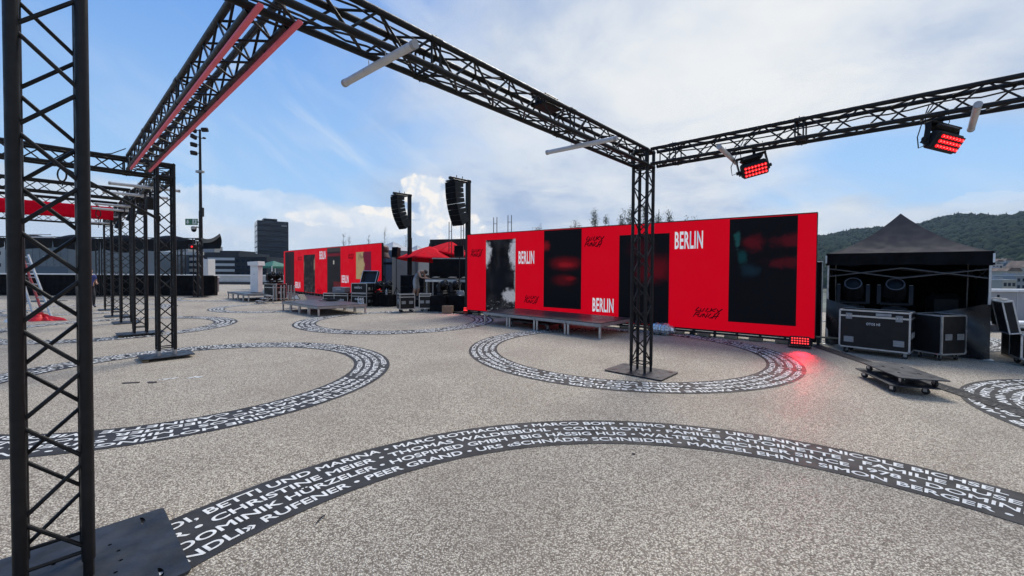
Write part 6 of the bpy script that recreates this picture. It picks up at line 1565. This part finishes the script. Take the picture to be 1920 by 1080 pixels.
# ------------------------------------------------------------------ wooded hills
HILL = mat('hill_ground', (.035, .05, .022), .9, 0, .3, .01)
prof = [(-180, 4), (-60, 4), (20, 30), (30, 62), (36, 86), (40, 88), (43, 98), (46.5, 107), (49, 106), (51, 114), (60, 150), (90, 190), (140, 90), (180, 4)]
def ridge(a):
    for (a0, h0), (a1, h1) in zip(prof, prof[1:]):
        if a0 <= a <= a1: f = (a - a0) / (a1 - a0); f = f * f * (3 - 2 * f) if abs(a1 - a0) > 8 else f; return h0 + (h1 - h0) * f
    return 4
def hill_z(a, r):
    k = max(0, min(1, (r - 420) / 780)); return -15 + (ridge(a) + 15) * (k ** 1.15) * (1 if r < 1250 else max(.0, 1 - (r - 1250) / 900)) + 5 * math.sin(a * .9 + r * .008) * k
def hill_pt(a, r): return (r * math.sin(R(a)), r * math.cos(R(a)), hill_z(a, r) - 1.0)
mb = MB(); mb.grid(lambda u, v: hill_pt(5 + 150 * u, 380 + 1500 * v), 110, 30)
tag(mb.build('wooded_hill', HILL, smooth=2), kind='structure')
LEAFS = [mat('wood_green_dark', (.011, .023, .013), .95, 0, .3, .02, spec=.03), mat('wood_green_mid', (.015, .029, .014), .95, 0, .3, .02, spec=.03), mat('wood_green_pale', (.022, .037, .016), .95, 0, .3, .02, spec=.03)]  # leaf greens darkened to carry the cloud shadow lying on the hill
rd = random.Random(21); mb = MB()
ico = [(0, 0, 1), (.89, 0, .45), (.28, .85, .45), (-.72, .53, .45), (-.72, -.53, .45), (.28, -.85, .45), (.72, .53, -.45), (-.28, .85, -.45), (-.89, 0, -.45), (-.28, -.85, -.45), (.72, -.53, -.45)]
icf = [(0, 1, 2), (0, 2, 3), (0, 3, 4), (0, 4, 5), (0, 5, 1), (1, 6, 2), (2, 7, 3), (3, 8, 4), (4, 9, 5), (5, 10, 1), (2, 6, 7), (3, 7, 8), (4, 8, 9), (5, 9, 10), (1, 10, 6)]
for i in range(16000):
    a = rd.uniform(24, 66); r = 470 + 830 * rd.random() ** .75
    x, y, z = hill_pt(a, r); s_ = rd.uniform(2.8, 6.2); conif = rd.random() < .05 + (.06 if r > 1100 else 0)
    mb.cur = rd.choice((0, 0, 1, 1, 1, 2)) if not conif else 0
    if conif:
        h_ = s_ * 2.4; w_ = s_ * .6; mb.add([(x, y, z + h_)] + [(x + w_ * math.cos(k * 1.26), y + w_ * math.sin(k * 1.26), z + 1) for k in range(5)], [(0, 1 + k, 1 + (k + 1) % 5) for k in range(5)])
    else:
        zs = rd.uniform(.9, 1.3); mb.add([(x + vx * s_ * rd.uniform(.75, 1.25), y + vy * s_ * rd.uniform(.75, 1.25), z + s_ * .8 + vz * s_ * zs * rd.uniform(.75, 1.25)) for vx, vy, vz in ico], icf)
tag(mb.build('hill_forest', LEAFS, smooth=1.2), 'dense mixed forest covering the hill', None, kind='stuff')

# ------------------------------------------------------------------ air
hz = bpy.data.materials.new('haze_air'); hz.use_nodes = True; ht = hz.node_tree; ht.nodes.clear()
pv_ = ht.nodes.new('ShaderNodeVolumePrincipled'); pv_.inputs['Color'].default_value = (.55, .74, 1.0, 1); pv_.inputs['Density'].default_value = .00010; pv_.inputs['Anisotropy'].default_value = .2
om_ = ht.nodes.new('ShaderNodeOutputMaterial'); ht.links.new(pv_.outputs[0], om_.inputs['Volume'])
mb = MB(); mb.box((0, 0, 92), (4900, 4900, 216))
tag(mb.build('haze', hz, smooth=0), kind='stuff')
